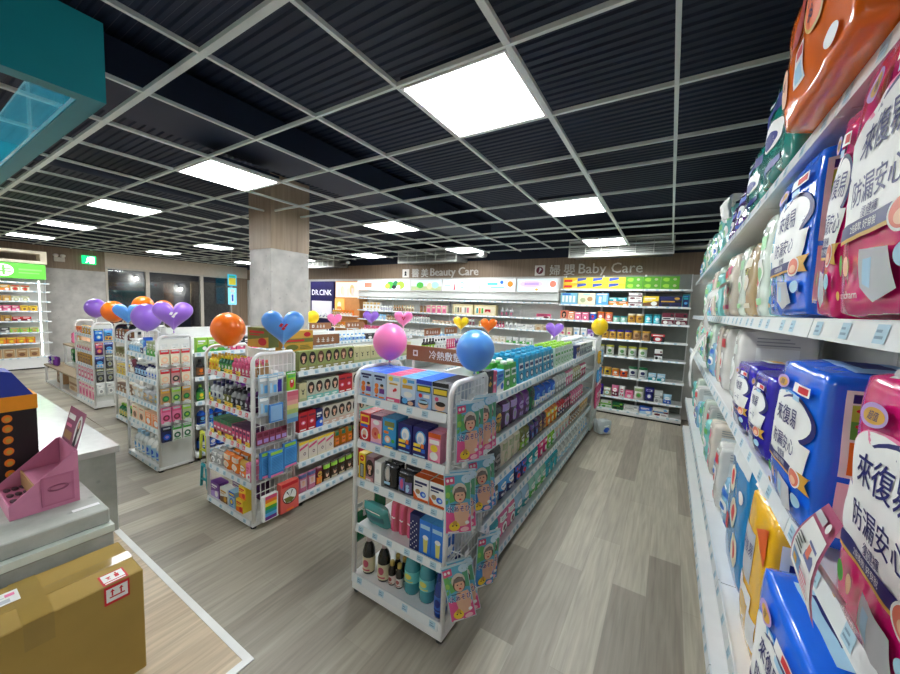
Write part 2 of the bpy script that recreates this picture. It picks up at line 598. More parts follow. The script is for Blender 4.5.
def wood_floor(nt, b, tones, mscale=1.0, width=0.19):
    tc = nt.nodes.new('ShaderNodeTexCoord')
    mp = nt.nodes.new('ShaderNodeMapping')
    mp.inputs['Rotation'].default_value = (0, 0, PI / 2)
    nt.links.new(tc.outputs['Object'], mp.inputs['Vector'])
    br = nt.nodes.new('ShaderNodeTexBrick')
    br.offset = 0.37
    br.inputs['Scale'].default_value = 1.0
    br.inputs['Brick Width'].default_value = 1.22
    br.inputs['Row Height'].default_value = width
    br.inputs['Mortar Size'].default_value = 0.0012
    br.inputs['Color1'].default_value = (0, 0, 0, 1)
    br.inputs['Color2'].default_value = (1, 1, 1, 1)
    br.inputs['Mortar'].default_value = (0.3, 0.3, 0.3, 1)
    nt.links.new(mp.outputs['Vector'], br.inputs['Vector'])
    cr = nt.nodes.new('ShaderNodeValToRGB')
    cr.color_ramp.elements[0].color = (*lin(tones[0]), 1)
    cr.color_ramp.elements[1].color = (*lin(tones[2]), 1)
    e = cr.color_ramp.elements.new(0.5)
    e.color = (*lin(tones[1]), 1)
    nt.links.new(br.outputs['Color'], cr.inputs['Fac'])
    # grain stretched along the planks
    m2 = nt.nodes.new('ShaderNodeMapping')
    m2.inputs['Scale'].default_value = (26, 1.6, 1)
    nt.links.new(tc.outputs['Object'], m2.inputs['Vector'])
    no = nt.nodes.new('ShaderNodeTexNoise')
    no.inputs['Scale'].default_value = 1.6
    no.inputs['Detail'].default_value = 6
    no.inputs['Distortion'].default_value = 0.4
    nt.links.new(m2.outputs['Vector'], no.inputs['Vector'])
    mr = nt.nodes.new('ShaderNodeMapRange')
    mr.inputs['From Min'].default_value = 0.3
    mr.inputs['From Max'].default_value = 0.7
    mr.inputs['To Min'].default_value = 0.8
    mr.inputs['To Max'].default_value = 1.16
    nt.links.new(no.outputs['Fac'], mr.inputs['Value'])
    mx = nt.nodes.new('ShaderNodeMix')
    mx.data_type = 'RGBA'
    mx.blend_type = 'MULTIPLY'
    mx.inputs['Factor'].default_value = 1
    nt.links.new(cr.outputs['Color'], mx.inputs['A'])
    nt.links.new(mr.outputs['Result'], mx.inputs['B'])
    nt.links.new(mx.outputs['Result'], b.inputs['Base Color'])
    b.inputs['Roughness'].default_value = 0.42

M_FLOOR = node_mat('vinyl_planks', lambda nt, b: wood_floor(nt, b, ((136, 127, 113), (153, 145, 129), (173, 165, 147))))
M_FLOOR2 = node_mat('light_planks', lambda nt, b: wood_floor(nt, b, ((196, 174, 144), (208, 188, 158), (218, 200, 172)), width=0.24))

def stone(nt, b, c1, c2, c3):
    tc = nt.nodes.new('ShaderNodeTexCoord')
    n1 = nt.nodes.new('ShaderNodeTexNoise')
    n1.inputs['Scale'].default_value = 5
    n1.inputs['Detail'].default_value = 7
    nt.links.new(tc.outputs['Object'], n1.inputs['Vector'])
    cr = nt.nodes.new('ShaderNodeValToRGB')
    cr.color_ramp.elements[0].position = 0.3
    cr.color_ramp.elements[1].position = 0.72
    cr.color_ramp.elements[0].color = (*lin(c1), 1)
    cr.color_ramp.elements[1].color = (*lin(c2), 1)
    nt.links.new(n1.outputs['Fac'], cr.inputs['Fac'])
    vo = nt.nodes.new('ShaderNodeTexVoronoi')
    vo.inputs['Scale'].default_value = 9
    nt.links.new(tc.outputs['Object'], vo.inputs['Vector'])
    mr = nt.nodes.new('ShaderNodeMapRange')
    mr.inputs['From Min'].default_value = 0.02
    mr.inputs['From Max'].default_value = 0.16
    mr.inputs['To Min'].default_value = 0.75
    mr.inputs['To Max'].default_value = 0.0
    nt.links.new(vo.outputs['Distance'], mr.inputs['Value'])
    mx = nt.nodes.new('ShaderNodeMix')
    mx.data_type = 'RGBA'
    mx.inputs['B'].default_value = (*lin(c3), 1)
    nt.links.new(mr.outputs['Result'], mx.inputs['Factor'])
    nt.links.new(cr.outputs['Color'], mx.inputs['A'])
    nt.links.new(mx.outputs['Result'], b.inputs['Base Color'])
    b.inputs['Roughness'].default_value = 0.7
M_STONE = node_mat('concrete_panel', lambda nt, b: stone(nt, b, (164, 160, 156), (196, 192, 186), (150, 146, 142)))
M_MARBLE = node_mat('grey_marble', lambda nt, b: stone(nt, b, (150, 154, 144), (196, 198, 190), (128, 134, 124)))

def veneer(nt, b, c1, c2):
    tc = nt.nodes.new('ShaderNodeTexCoord')
    mp = nt.nodes.new('ShaderNodeMapping')
    mp.inputs['Scale'].default_value = (30, 30, 1.2)
    nt.links.new(tc.outputs['Object'], mp.inputs['Vector'])
    n1 = nt.nodes.new('ShaderNodeTexNoise')
    n1.inputs['Scale'].default_value = 1.0
    n1.inputs['Detail'].default_value = 5
    nt.links.new(mp.outputs['Vector'], n1.inputs['Vector'])
    cr = nt.nodes.new('ShaderNodeValToRGB')
    cr.color_ramp.elements[0].position = 0.3
    cr.color_ramp.elements[1].position = 0.75
    cr.color_ramp.elements[0].color = (*lin(c1), 1)
    cr.color_ramp.elements[1].color = (*lin(c2), 1)
    nt.links.new(n1.outputs['Fac'], cr.inputs['Fac'])
    nt.links.new(cr.outputs['Color'], b.inputs['Base Color'])
    b.inputs['Roughness'].default_value = 0.55
M_VENEER = node_mat('oak_veneer', lambda nt, b: veneer(nt, b, (142, 122, 102), (172, 152, 130)))
M_BAND = node_mat('brown_band', lambda nt, b: veneer(nt, b, (122, 102, 84), (150, 128, 106)))

M_WHITE = mat((236, 236, 232), 0.4, vary=0.02)
M_WALL = mat((206, 204, 198), 0.8, vary=0.03, scale=3)
M_METAL = mat((238, 238, 236), 0.35, coat=0.3, vary=0.02)
M_RAIL = mat((226, 230, 230), 0.3, vary=0.03)
M_TAG = mat((172, 204, 218), 0.5)
M_TAGRED = mat((222, 96, 110), 0.5)
M_DARK = mat((15, 29, 52), 0.6, vary=0.1, scale=4)
M_BAR = mat((214, 220, 214), 0.5, vary=0.03)

b = MB(); b.box(XL, XR, YF, YB, -0.1, 0, M_FLOOR)
structure(b.build('floor'))
b = MB(); b.box(-3.9, -1.64, -3.0, 0.86, 0.0005, 0.003, M_FLOOR2)
structure(b.build('floor_inlay'))
b = MB(); b.box(-3.9, -1.60, 0.86, 0.895, 0.0005, 0.006, M_WHITE)
structure(b.build('trim_1'))
b = MB(); b.box(-1.64, -1.60, -3.0, 0.86, 0.0005, 0.006, M_WHITE)
structure(b.build('trim_2'))

# dark corrugated deck above the open grid
b = MB()
y = YF
dz = 0.012
while y < YB:
    for (a0, z0, a1, z1) in ((0, 3.30, .025, 3.30), (.025, 3.30, .035, 3.30 + dz), (.035, 3.30 + dz, .06, 3.30 + dz), (.06, 3.30 + dz, .07, 3.30)):
        b.add([(XL, y + a0, z0), (XR, y + a0, z0), (XR, y + a1, z1), (XL, y + a1, z1)], [(0, 1, 2, 3)], M_DARK)
    y += 0.07
structure(b.build('ceiling'))

# open ceiling grid of pale T-bars
GX, GY = [], []
for k in range(-1, 6):
    for o in (0, .605, 1.235, 1.87):
        x = -0.67 - 2.53 * k - o
        if XL < x < XR - .05 and not -.3 < x < .1:
            GX.append(x)
GX.append(-0.06)
GY = [-2.9, -2.3, -1.7, -1.1, -0.36, 0.25, 0.855, 1.465, 2.09, 2.71, 3.07, 3.69, 4.30, 4.92, 5.2, 5.82, 6.43]
GX = sorted(set(round(x, 3) for x in GX))
b = MB()
for x in GX:
    w = 0.015 if abs((x + 0.67) % 2.53) < .02 or abs((x + 0.67) % 2.53 - 2.53) < .02 else 0.0095
    b.box(x - w, x + w, YF, 6.6, CEIL, CEIL + 0.02, M_BAR)
for y in GY:
    w = 0.016 if y in (0.855,) else 0.0085
    b.box(XL, XR, y - w, y + w, CEIL - .001, CEIL + 0.02, M_BAR)
structure(b.build('trim_3'))

# hidden services up in the dark
b = MB(); b.box(-3.4, -2.9, YF, 6.0, 3.0, 3.25, M_DARK); structure(b.build('ceiling_duct'))
b = MB(); b.tube([(-5.6, YF, 3.12), (-5.6, YB, 3.12)], .06, M_DARK, 10); structure(b.build('ceiling_pipe'))

# lamps in the grid
M_LED = mat((248, 253, 255), 0.5, emit=PANEL_STRENGTH)
LAMPS = []
for k in range(5):
    for y0, y1 in ((1.475, 2.08), (3.70, 4.29), (5.83, 6.42)):
        LAMPS.append((-0.67 - 2.53 * k - .605, y0, y1))
for k in (1, 3):  # added out of view, to give the goods some frontal light
    LAMPS.append((-0.67 - 2.53 * k - .605, -0.97, -0.37))
for k in (0, 1, 2):  # unseen extra row, added to brighten the end unit fronts
    LAMPS.append((-0.67 - 2.53 * k - .605, -2.29, -1.71))
NEAR = {1.475: 'row over the gondola ends', 3.70: 'middle row', 5.83: 'row before the rear wall', -0.97: 'added unseen row over the counter', -2.29: 'added unseen row behind the counter'}
BYROW = {}
for x, y0, y1 in LAMPS:
    BYROW.setdefault(y0, []).append(x)
    t = empty('ceiling_light', (x + .3025, (y0 + y1) / 2, CEIL))
    hx, hy = .3025 - .012, (y1 - y0) / 2 - .004
    b = MB()
    for a in ((-hx, hx, -hy, -hy + .014), (-hx, hx, hy - .014, hy), (-hx, -hx + .014, -hy + .014, hy - .014), (hx - .014, hx, -hy + .014, hy - .014)):
        b.box(*a, -.004, .03, M_WHITE)
    b.box(-hx, hx, -hy, hy, .031, .055, M_DARK)
    b.build('frame', t)
    b = MB(); b.box(-hx + .015, hx - .015, -hy + .015, hy - .015, .002, .026, M_LED)
    b.build('diffuser', t)
    n = len(BYROW[y0])
    tag(t, f'{ORD[n - 1]} square white light panel from the diaper shelving, {NEAR[y0]}', 'ceiling light', 'square light panels in the ceiling grid')

# walls
b = MB(); b.box(XL, XR, YB, YB + .1, 0, 2.42, M_WALL); b.box(XL, XR, YB, YB + .1, 2.42, 2.78, M_BAND); b.box(XL, XR, YB, YB + .1, 2.78, 3.4, M_DARK)
structure(b.build('wall_back'))
b = MB(); b.box(XR, XR + .1, YF, YB, 0, 2.9, M_WALL); b.box(XR, XR + .1, YF, YB, 2.9, 3.4, M_DARK)
structure(b.build('wall_right'))
b = MB(); b.box(XL, XR, YF - .1, YF, 0, 2.9, M_WALL); b.box(XL, XR, YF - .1, YF, 2.9, 3.4, M_DARK)
structure(b.build('wall_front'))
b = MB()
b.box(XL - .1, XL, YF, 3.34, 0, 2.33, M_STONE)
b.box(XL - .1, XL, YF, 3.34, 2.33, 2.85, M_BAND)
b.box(XL - .1, XL, 3.34, YB, 2.47, 2.85, mat((204, 190, 172), .7))
b.box(XL - .1, XL, 3.34, YB, 0, 0.55, M_STONE)
b.box(XL - .1, XL, 6.56, YB, 0.55, 2.47, M_BAND)
b.box(XL - .1, XL, YF, YB, 2.85, 3.4, M_DARK)
structure(b.build('wall_left'))
M_FRAME = mat((196, 188, 176), .45)
M_GLASS = mat((235, 240, 244), 0.02, trans=1.0, vary=0)
for i, (y0, y1) in enumerate(((3.34, 4.24), (4.24, 5.64), (5.64, 6.56))):
    b = MB()
    f = .045
    for a in ((y0, y1, .55, .55 + f), (y0, y1, 2.47 - f, 2.47), (y0, y0 + f, .55 + f, 2.47 - f), (y1 - f, y1, .55 + f, 2.47 - f)):
        b.box(XL - .08, XL + .02, a[0], a[1], a[2], a[3], M_FRAME)
    w = structure(b.build(f'window_{i + 1}'))
    b = MB(); b.box(XL - .04, XL - .03, y0 + f, y1 - f, .55 + f, 2.47 - f, M_GLASS)
    b.build('pane', w)
# the street outside: dark facade, a shutter and two lamps
b = MB()
b.box(-17.2, -17.0, 1, 14, 0, 4.5, mat((84, 92, 104), .8, vary=.3, scale=1.2))
b.box(-17.0, -16.95, 7.0, 8.6, 0, 2.4, mat((118, 112, 102), .7, vary=.2))
b.box(-17.0, -16.95, 9.2, 10.4, 0, 2.3, mat((28, 26, 26), .7))
b.box(-17.0, -16.9, 4.4, 5.6, 1.2, 1.9, mat((18, 110, 120), .6))
b.box(-17.0, -16.9, 4.4, 5.6, .6, 1.2, mat((110, 40, 70), .6))
o = b.build('street_facade'); o['kind'] = 'structure'
for y, z, l in ((5.2, 2.35, 'small round street lamp on the dark facade outside, beside the teal hoarding'), (6.6, 2.05, 'small round street lamp on the dark facade outside, before the shutter')):
    b = MB(); b.lathe([(.01, -.06), (.06, -.03), (.06, .03), (.01, .06)], mat((255, 236, 206), .5, emit=60), 10, -16.85, y); o = b.build('street_lamp'); o.location.z = z
    o2 = MB(); o2.box(-17, -16.85, y - .02, y + .02, z + .05, z + .09, M_DARK); o2 = o2.build('bracket'); o2.parent = o; o2.location.z = -z
    tag(o, l, 'street lamp')
b = MB(); b.box(-18, XL - .1, 0, 15, -.12, -.02, mat((50, 50, 54), .8)); o = b.build('street_pavement'); structure(o)

# column inside the third gondola row
b = MB(); b.box(-4.77, -4.29, 2.66, 3.2, 0, 2.395, M_STONE); b.box(-4.775, -4.285, 2.655, 3.205, 2.395, 3.3, M_VENEER)
structure(b.build('wall_column'))

# exit sign
t = empty('exit_sign', (XL + .02, 3.03, 2.5))
b = MB(); b.box(-.018, .03, -.13, .13, 0, .21, mat((10, 170, 90), .4, emit=1.6)); b.build('housing', t)
b = MB()
fn = lambda u, v, off: (.03 + off, (u - .5) * .26, v * .21)
W = mat((240, 255, 246), .4, emit=2.2)
b.prints([('r', .52, .12, .86, .88, W), ('e', .42, .78, .05, .07, W), ('p', [(.3, .62), (.5, .68), (.46, .4), (.36, .38)], W), ('p', [(.36, .4), (.44, .42), (.3, .12), (.22, .14)], W), ('p', [(.42, .42), (.5, .38), (.6, .18), (.54, .14)], W), ('p', [(.48, .64), (.62, .52), (.6, .46), (.46, .56)], W)], fn, 1.2, step=.001)
b.build('pictogram', t)
tag(t, 'lit green exit sign with running figure high on concrete wall', 'exit sign')
t = empty('emergency_lamp', (XL + .02, 2.25 + .25, 2.5))
b = MB(); b.box(-.02, .05, -.09, .09, 0, .1, mat((196, 186, 172), .5)); b.build('housing', t)
for s in (-1, 1):
    b = MB(); b.lathe([(.02, -.02), (.045, 0), (.05, .04), (.02, .06)], mat((222, 214, 200), .4), 12, .03, s * .06); o = b.build('lamp_head', t); o.location.z = .12
tag(t, 'beige twin-headed emergency lamp on brown band of concrete wall', 'emergency lamp')

# lettering on the brown band
M_LET = mat((214, 210, 202), .4)
def band_sign(x0, chars, latin, icon, what):
    t = empty('wall_sign', (x0, YB, 2.44))
    x = 0.0
    b = MB()
    b.box(0, .2, -.02, -.001, 0, .2, mat((232, 228, 220), .4))
    b.prints(icon, lambda u, v, off: (u * .2, -.02 - off, v * .2), 1)
    b.build('icon_plaque', t)
    x = .3
    for s, h, gap in ((chars[0], .2, .08), (chars[1], .2, .07), (latin, .24, 0)):
        b = MB()
        vs, fs, w = text_shape(s)
        for dy in (-.03, -.001):
            b.add([(x + (p[0] + w / 2) * h, dy, (p[1] + .5) * h - (.03 if s == latin else 0)) for p in vs], fs, M_LET)
        b.build('letter_' + ('word' if s == latin else 'character'), t)
        x += w * h + gap
    tag(t, what, 'wall sign')
band_sign(-5.82, '醫美', 'Beauty Care', [('p', [(.3, .2), (.7, .2), (.5, .8)], 'charcoal'), ('e', .5, .6, .16, .16, 'charcoal')], 'pale raised Beauty Care lettering with icon plaque on brown band')
band_sign(-2.4, '婦嬰', 'Baby Care', [('e', .5, .5, .36, .36, 'maroon'), ('p', [(.4, .25), (.7, .6), (.5, .8)], 'white')], 'pale raised Baby Care lettering with heart icon plaque on brown band')

# air conditioners under the deck
def aircon(x0, x1, y, z0, z1, label):
    t = empty('air_conditioner', ((x0 + x1) / 2, y, z0))
    hw = (x1 - x0) / 2
    h = z1 - z0
    b = MB(); b.box(-hw, hw, 0, .5, 0.001, h - .001, mat((110, 112, 110), .5)); b.build('housing', t)
    b = MB()
    g = mat((196, 198, 192), .4)
    b.box(-hw - .02, hw + .02, -.03, 0, -.03, 0, g); b.box(-hw - .02, hw + .02, -.03, 0, h, h + .03, g)
    b.box(-hw - .02, -hw, -.03, 0, 0, h, g); b.box(hw, hw + .02, -.03, 0, 0, h, g)
    for i in range(7):
        z = h * (i + .5) / 7
        b.add([(-hw, -.004, z + .012), (hw, -.004, z + .012), (hw, -.026, z - .008), (-hw, -.026, z - .008)], [(0, 1, 2, 3)], g)
    for i in range(1, 6):
        x = -hw + 2 * hw * i / 6
        b.box(x - .006, x + .006, -.03, -.002, 0, h, g)
    b.build('grille', t)
    b = MB(); b.tube([(hw, .25, h * .5), (hw + .25, .25, h * .5), (hw + .45, .1, h * .4), (hw + .8, -.25, h * .15)], .05, mat((170, 172, 172), .3, metal=.7), 10); b.build('flexible_duct', t)
    tag(t, label, 'air conditioner')
aircon(-5.5, -3.95, 6.56, 2.74, 2.96, 'ceiling air conditioner with long grille above the Beauty Care sign')
aircon(-1.6, -.05, 6.56, 2.72, 2.94, 'ceiling air conditioner with long grille above the Baby Care sign')
aircon(-9.0, -7.75, 6.56, 2.72, 2.94, 'ceiling air conditioner with long grille above the navy brand stand')

# teal canopy ring over the checkout
t = empty('counter_canopy', (-2.5, -.5, 2.36))
x0, x1, y0, y1, h = -.9, .9, -1.3, .935, .243
M_TEAL = mat((0, 124, 134), .45, vary=.03)
wd = .055
for nm, a in (('side_fascia', (x1 - wd, x1, y0, y1)), ('side_fascia', (x0, x0 + wd, y0, y1)), ('end_fascia', (x0 + wd, x1 - wd, y1 - wd, y1)), ('end_fascia', (x0 + wd, x1 - wd, y0, y0 + wd))):
    b = MB(); b.box(*a, 0, h, M_TEAL); o = b.build(nm, t)
b = MB()
gl = mat((50, 176, 208), .12, coat=.8, emit=.1)  # lighter teal and faint glow stand in for reflected lamp light
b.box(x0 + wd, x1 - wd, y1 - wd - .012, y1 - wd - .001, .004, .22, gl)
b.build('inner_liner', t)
for sx in (x0 + .1, x1 - .1):
    for sy in (y0 + .2, y1 - .25):
        b = MB(); b.tube([(sx, sy, h), (sx, sy, .94)], .008, M_BAR, 6); b.build('hanger_rod', t)
tag(t, 'teal canopy ring hanging over the checkout counter', 'canopy')

# ================================================================== FIXTURES
M_BOARD = mat((226, 228, 224), .5, vary=.02)
M_FOOT = mat((30, 30, 32), .6)
M_YTAG = mat((246, 220, 70), .5)

def rail_mesh(length, tagc, every=.105, seed=1, h=.045):
    """price rail along +X, front to -Y, top at z = 0"""
    r = random.Random(seed)
    b = MB()
    b.add([(0, -.004, -h), (length, -.004, -h), (length, .004, 0), (0, .004, 0), (0, .012, 0), (length, .012, 0), (0, .012, -h), (length, .012, -h)],
          [(0, 1, 2, 3), (3, 2, 5, 4), (0, 3, 4, 6), (1, 7, 5, 2), (0, 6, 7, 1)], M_RAIL)
    x = .02 + r.random() * .03
    while x < length - .05:
        w = .038
        def p(a, v):
            return (x + a * w, -.004 + .008 * v - .0012, -h + h * v)
        b.add([p(0, .18), p(1, .18), p(1, .84), p(0, .84)], [(0, 1, 2, 3)], tagc)
        for k in range(2):
            b.add([(q[0], q[1] - .0008, q[2]) for q in (p(.12, .34 + .22 * k), p(.8 - .2 * k, .34 + .22 * k), p(.8 - .2 * k, .44 + .22 * k), p(.12, .44 + .22 * k))], [(0, 1, 2, 3)], (120, 150, 170) if tagc is M_TAG else 'white')
        x += every * (.7 + .6 * r.random())
    return b

def arch_frame(y0, y1, z1, x, r=.014):
    c = .07
    pts = [(x, y0, .06), (x, y0, z1 - c)]
    for k in range(1, 6):
        a = PI / 2 * k / 5
        pts.append((x, y0 + c * (1 - math.cos(a)), z1 - c + c * math.sin(a)))
    pts += [(x, y1 - .02, z1), (x, y1, z1 - .02), (x, y1, .06)]
    return MB().tube(pts, r, M_METAL, 8)

def gondola_end(label, xl, xr, y0, y1, zs, top, tagc=None, panel='wire', cards=()):
    """free-standing end unit: shelves face -Y; zs are rail tops from the top shelf down, the last one is the plinth"""
    t = empty('gondola_end_unit', (xl, y0, 0))
    w, d = xr - xl, y1 - y0
    tagc = tagc or [M_TAG] * len(zs)
    zb = zs[-1]
    b = MB()
    b.bbox(-.004, w + .006, -.002, d, .018, zb - .004, M_METAL, .004)
    base = b.build('base', t)
    for fx in (.022, w - .02):
        for fy in (.022, d - .03):
            f = MB(); f.lathe([(.02, 0), (.022, .008), (.012, .012), (.012, .019)], M_FOOT, 10, fx, fy); f.build('foot', base)
    for i, z in enumerate(zs):
        if i == len(zs) - 1:
            rb = rail_mesh(w - .03, tagc[i], .15, 31 + i, max(.035, min(.05, zb - .03)))
            r = rb.build('price_rail', base, (.012, -.008, z + .004))
            continue
        b = MB()
        b.bbox(.014, w - .014, .012, d - .01, z - .028, z - .012, M_METAL, .002)
        b.box(.014, w - .014, .010, .014, z - .045, z - .012, M_METAL)
        s = b.build('shelf', t)
        rail_mesh(w - .035, tagc[i], .1, 11 + i).build('price_rail', s, (.018, .004, z))
        for k in range(cards[i] if i < len(cards) else 0):
            b = MB(); x = .07 + .098 * k + .02 * ((k * 7 + i * 3) % 3)
            b.box(x, x + .058, .001, .003, z - .002, z + .032, M_YTAG)
            b.prints([('r', .1, .2, .6, .4, 'brown'), ('r', .1, .6, .85, .75, 'orange')], lambda u, v, off: (x + .058 * u, .001 - off, z - .002 + .034 * v), 1.7)
            b.build('price_card', s)
    for x in (0, w):
        arch_frame(0.012, d - .01, top, x).build('side_frame', t)
    b = MB(); b.box(.0, w, d - .008, d, .05, top - .03, M_BOARD); b.build('back_panel', t)
    if panel == 'wire':
        b = MB()
        n = int((d - .06) / .036)
        for k in range(n + 1):
            y = .03 + (d - .06) * k / n
            b.box(w - .0025, w + .0025, y - .002, y + .002, .1, top - .02, M_METAL)
        z = .12
        while z < top - .03:
            b.box(w - .003, w + .003, .02, d - .02, z - .002, z + .002, M_METAL)
            z += .075
        b.build('wire_grid', t)
    else:
        b = MB(); b.bbox(w - .012, w + .004, .012, d - .012, .05, top - .03, M_BOARD, .002)
        b.build('side_board', t)
    tag(t, label, 'shelf unit', 'white gondola end units')
    return t

def gondola_run(label, x0, x1, y0, y1, zs, top, sides=(1,), seed=3, bay=.9, tagc=None):
    """double-sided run along Y; sides: +1 has shelves to +X, -1 to -X"""
    t = empty('gondola_run', ((x0 + x1) / 2, y0, 0))
    hw, L = (x1 - x0) / 2, y1 - y0
    tagc = tagc or M_TAG
    b = MB(); b.box(-hw + .012, hw - .012, 0, L, .04, zs[-1] - .004, M_METAL); base = b.build('base', t)
    b = MB(); b.box(-.012, .012, .01, L, zs[-1], top, M_BOARD); b.build('back_panel', t)
    nb = max(1, int(round(L / bay)))
    for s in sides:
        for i, z in enumerate(zs):
            for k in range(nb):
                ya, yb = L * k / nb + .004, L * (k + 1) / nb - .004
                if i == len(zs) - 1:
                    par = base
                else:
                    b = MB()
                    b.box(min(.02 * s, s * (hw - .014)), max(.02 * s, s * (hw - .014)), ya, yb, z - .03, z - .012, M_METAL)
                    b.box(min(s * (hw - .014), s * (hw - .010)), max(s * (hw - .014), s * (hw - .010)), ya, yb, z - .045, z - .012, M_METAL)
                    par = b.build('shelf', t)
                rb = rail_mesh(yb - ya, tagc, .085, seed + i * 7 + k)
                o = rb.build('price_rail', par, (s * (hw - .003), ya if s > 0 else yb, z), PI / 2 * s)
    for k in range(nb + 1):
        y = L * k / nb
        b = MB(); b.box(-.028, .028, max(0, y - .014), min(L, y + .014), .04, top + .01, M_METAL); b.build('post', t)
    for y in (.05, L / 2, L - .05):
        for s in (-1, 1):
            f = MB(); f.lathe([(.02, 0), (.022, .012), (.012, .02), (.012, .042)], M_FOOT, 10, s * (hw - .05), y); f.build('foot', base)
    tag(t, label, 'shelf unit', 'white gondola runs')
    return t

# first (nearest) gondola
G1 = dict(xl=-1.53, xr=-.885, y0=1.46, y1=1.87, zs=[1.22, .955, .72, .435, .12], top=1.37)
gondola_end('nearest white gondola end unit, hung with bath toy bags', panel='wire', **G1)
Z1 = [1.21, .925, .655, .415, .105]
gondola_run('long white gondola run behind the nearest end unit', -1.53, -.88, 1.88, 5.42, Z1, 1.34, (1, -1))
# second
G2 = dict(xl=-3.27, xr=-2.585, y0=1.44, y1=1.80, zs=[1.168, .905, .640, .358, .06], top=1.345)
gondola_end('second white gondola end unit, below the blue heart balloon', panel='wire', tagc=[M_TAGRED, M_TAGRED, M_TAGRED, M_TAG, M_TAG], cards=(5, 5, 6), **G2)
Z2 = [1.175, .915, .654, .397, .105]
gondola_run('white gondola run of hair dye behind the second end unit', -3.25, -2.55, 1.81, 5.42, Z2, 1.30, (1, -1), seed=23)
# third, broken by the column
G3 = dict(xl=-4.98, xr=-4.19, y0=1.42, y1=1.73, zs=[1.155, .92, .665, .43, .05], top=1.36)
gondola_end('third white gondola end unit with carded packs on its side board', panel='board', tagc=[M_TAG] * 5, **G3)
gondola_run('short white gondola run between third end unit and concrete column', -4.95, -4.17, 1.74, 2.64, Z2, 1.30, (1,), seed=43)
gondola_run('white gondola run behind the concrete column', -4.95, -4.17, 3.22, 5.42, Z2, 1.30, (1, -1), seed=63)
# fourth and the tower
G4 = dict(xl=-6.52, xr=-5.75, y0=1.74, y1=2.08, zs=[1.15, .90, .665, .42, .07], top=1.35)
gondola_end('fourth white gondola end unit, mostly hidden behind the third', panel='wire', **G4)
gondola_run('white gondola run behind the fourth end unit', -6.5, -5.77, 2.09, 5.0, Z2, 1.30, (1,), seed=83)
G5 = dict(xl=-8.12, xr=-7.28, y0=1.70, y1=1.94, zs=[1.13, .88, .66, .42, .12], top=1.31)
gondola_end('fifth white end unit, a slim tower beside the crate shelves', panel='board', **G5)

# diaper shelving along the right wall
ZR = [2.235, 1.755, 1.285, .545, .12]
def wall_shelving(name, label, L, depth, zs, top, place, rz, seed, bay=.9, rail=.045, group='white wall shelving', canopy=False, tagc=None, backing=None):
    """runs along local +X, fronts to local -Y at y = 0, back at y = depth"""
    t = empty(name, place, rz)
    nb = max(1, int(round(L / bay)))
    b = MB(); b.box(0, L, .015, depth, .03, zs[-1] - .004, M_METAL); b.box(0, L, .04, depth, 0, .03, M_FOOT); base = b.build('base', t)
    b = MB(); b.box(0, L, depth - .02, depth, zs[-1], top, backing or M_BOARD); b.build('back_panel', t)
    for i, z in enumerate(zs):
        for k in range(nb):
            a, c = L * k / nb + .003, L * (k + 1) / nb - .003
            par = base
            if i < len(zs) - 1:
                b = MB(); b.box(a, c, .012, depth - .02, z - .03, z - .010, M_METAL); b.box(a, c, .010, .014, z - rail, z - .01, M_METAL); par = b.build('shelf', t)
            rail_mesh(c - a, tagc or M_TAG, .14, seed + i * 5 + k, rail).build('price_rail', par, (a, 0.003, z))
    for k in range(nb + 1):
        x = L * k / nb
        b = MB(); b.box(max(0, x - .015), min(L, x + .015), depth - .05, depth - .021, zs[-1], top, M_METAL); b.build('post', t)
    tag(t, label, 'shelving', group)
    return t
wall_shelving('shelving_unit', 'tall white shelving along the side wall, full of diaper packs', 6.9, .50, ZR, 2.36, (.27, 6.3, 0), -PI / 2, 5)
# baby care shelving on the rear wall
ZB = [2.155, 1.88, 1.60, 1.31, 1.02, .675, .32, .10]
wall_shelving('shelving_unit', 'white shelving of baby food tins below the Baby Care sign', 2.02, .42, ZB, 2.42, (-1.76, 6.64, 0), 0, 105, bay=.68, rail=.03, backing=mat((128, 132, 126), .5))
# beauty shelving on the rear wall with light boxes
ZBE = [1.90, 1.60, 1.37, 1.08, .78, .48, .10]
bw = wall_shelving('shelving_unit', 'long white shelving with lit picture boxes below the Beauty Care sign', 5.15, .42, ZBE, 2.05, (-6.93, 6.64, 0), 0, 205, bay=.86, rail=.03)
b = MB(); b.box(0, 5.15, .012, .03, 1.93, 2.07, M_BOARD); b.build('fascia_panel', bw)

def light_box(x0, x1, y, z0, z1, art, label, strength=.34, bg=(206, 232, 238)):
    t = empty('light_box', ((x0 + x1) / 2, y, z0))
    w, h = x1 - x0, z1 - z0
    b = MB()
    for a in ((-w / 2, w / 2, 0, .015), (-w / 2, w / 2, h - .015, h), (-w / 2, -w / 2 + .015, .015, h - .015), (w / 2 - .015, w / 2, .015, h - .015)):
        b.box(a[0], a[1], 0, .1, a[2], a[3], M_METAL)
    b.box(-w / 2, w / 2, .1, .11, 0, h, M_METAL)
    b.build('frame', t)
    b = MB()
    E = lambda c: mat(c, .4, emit=strength)
    b.box(-w / 2 + .015, w / 2 - .015, .01, .02, .015, h - .015, E(bg))
    b.prints([(*i[:-1], E(i[-1])) if isinstance(i[-1], (tuple, str)) else i for i in art], lambda u, v, off: ((u - .5) * (w - .03), .01 - off, .015 + v * (h - .03)), w / h)
    b.build('lit_picture', t)
    tag(t, label, 'light box', 'lit picture boxes above the beauty shelving')
LBX = [(-6.93, -5.95), (-5.95, -4.95), (-4.95, -3.93), (-3.93, -3.0), (-3.0, -2.4), (-2.4, -1.80)]
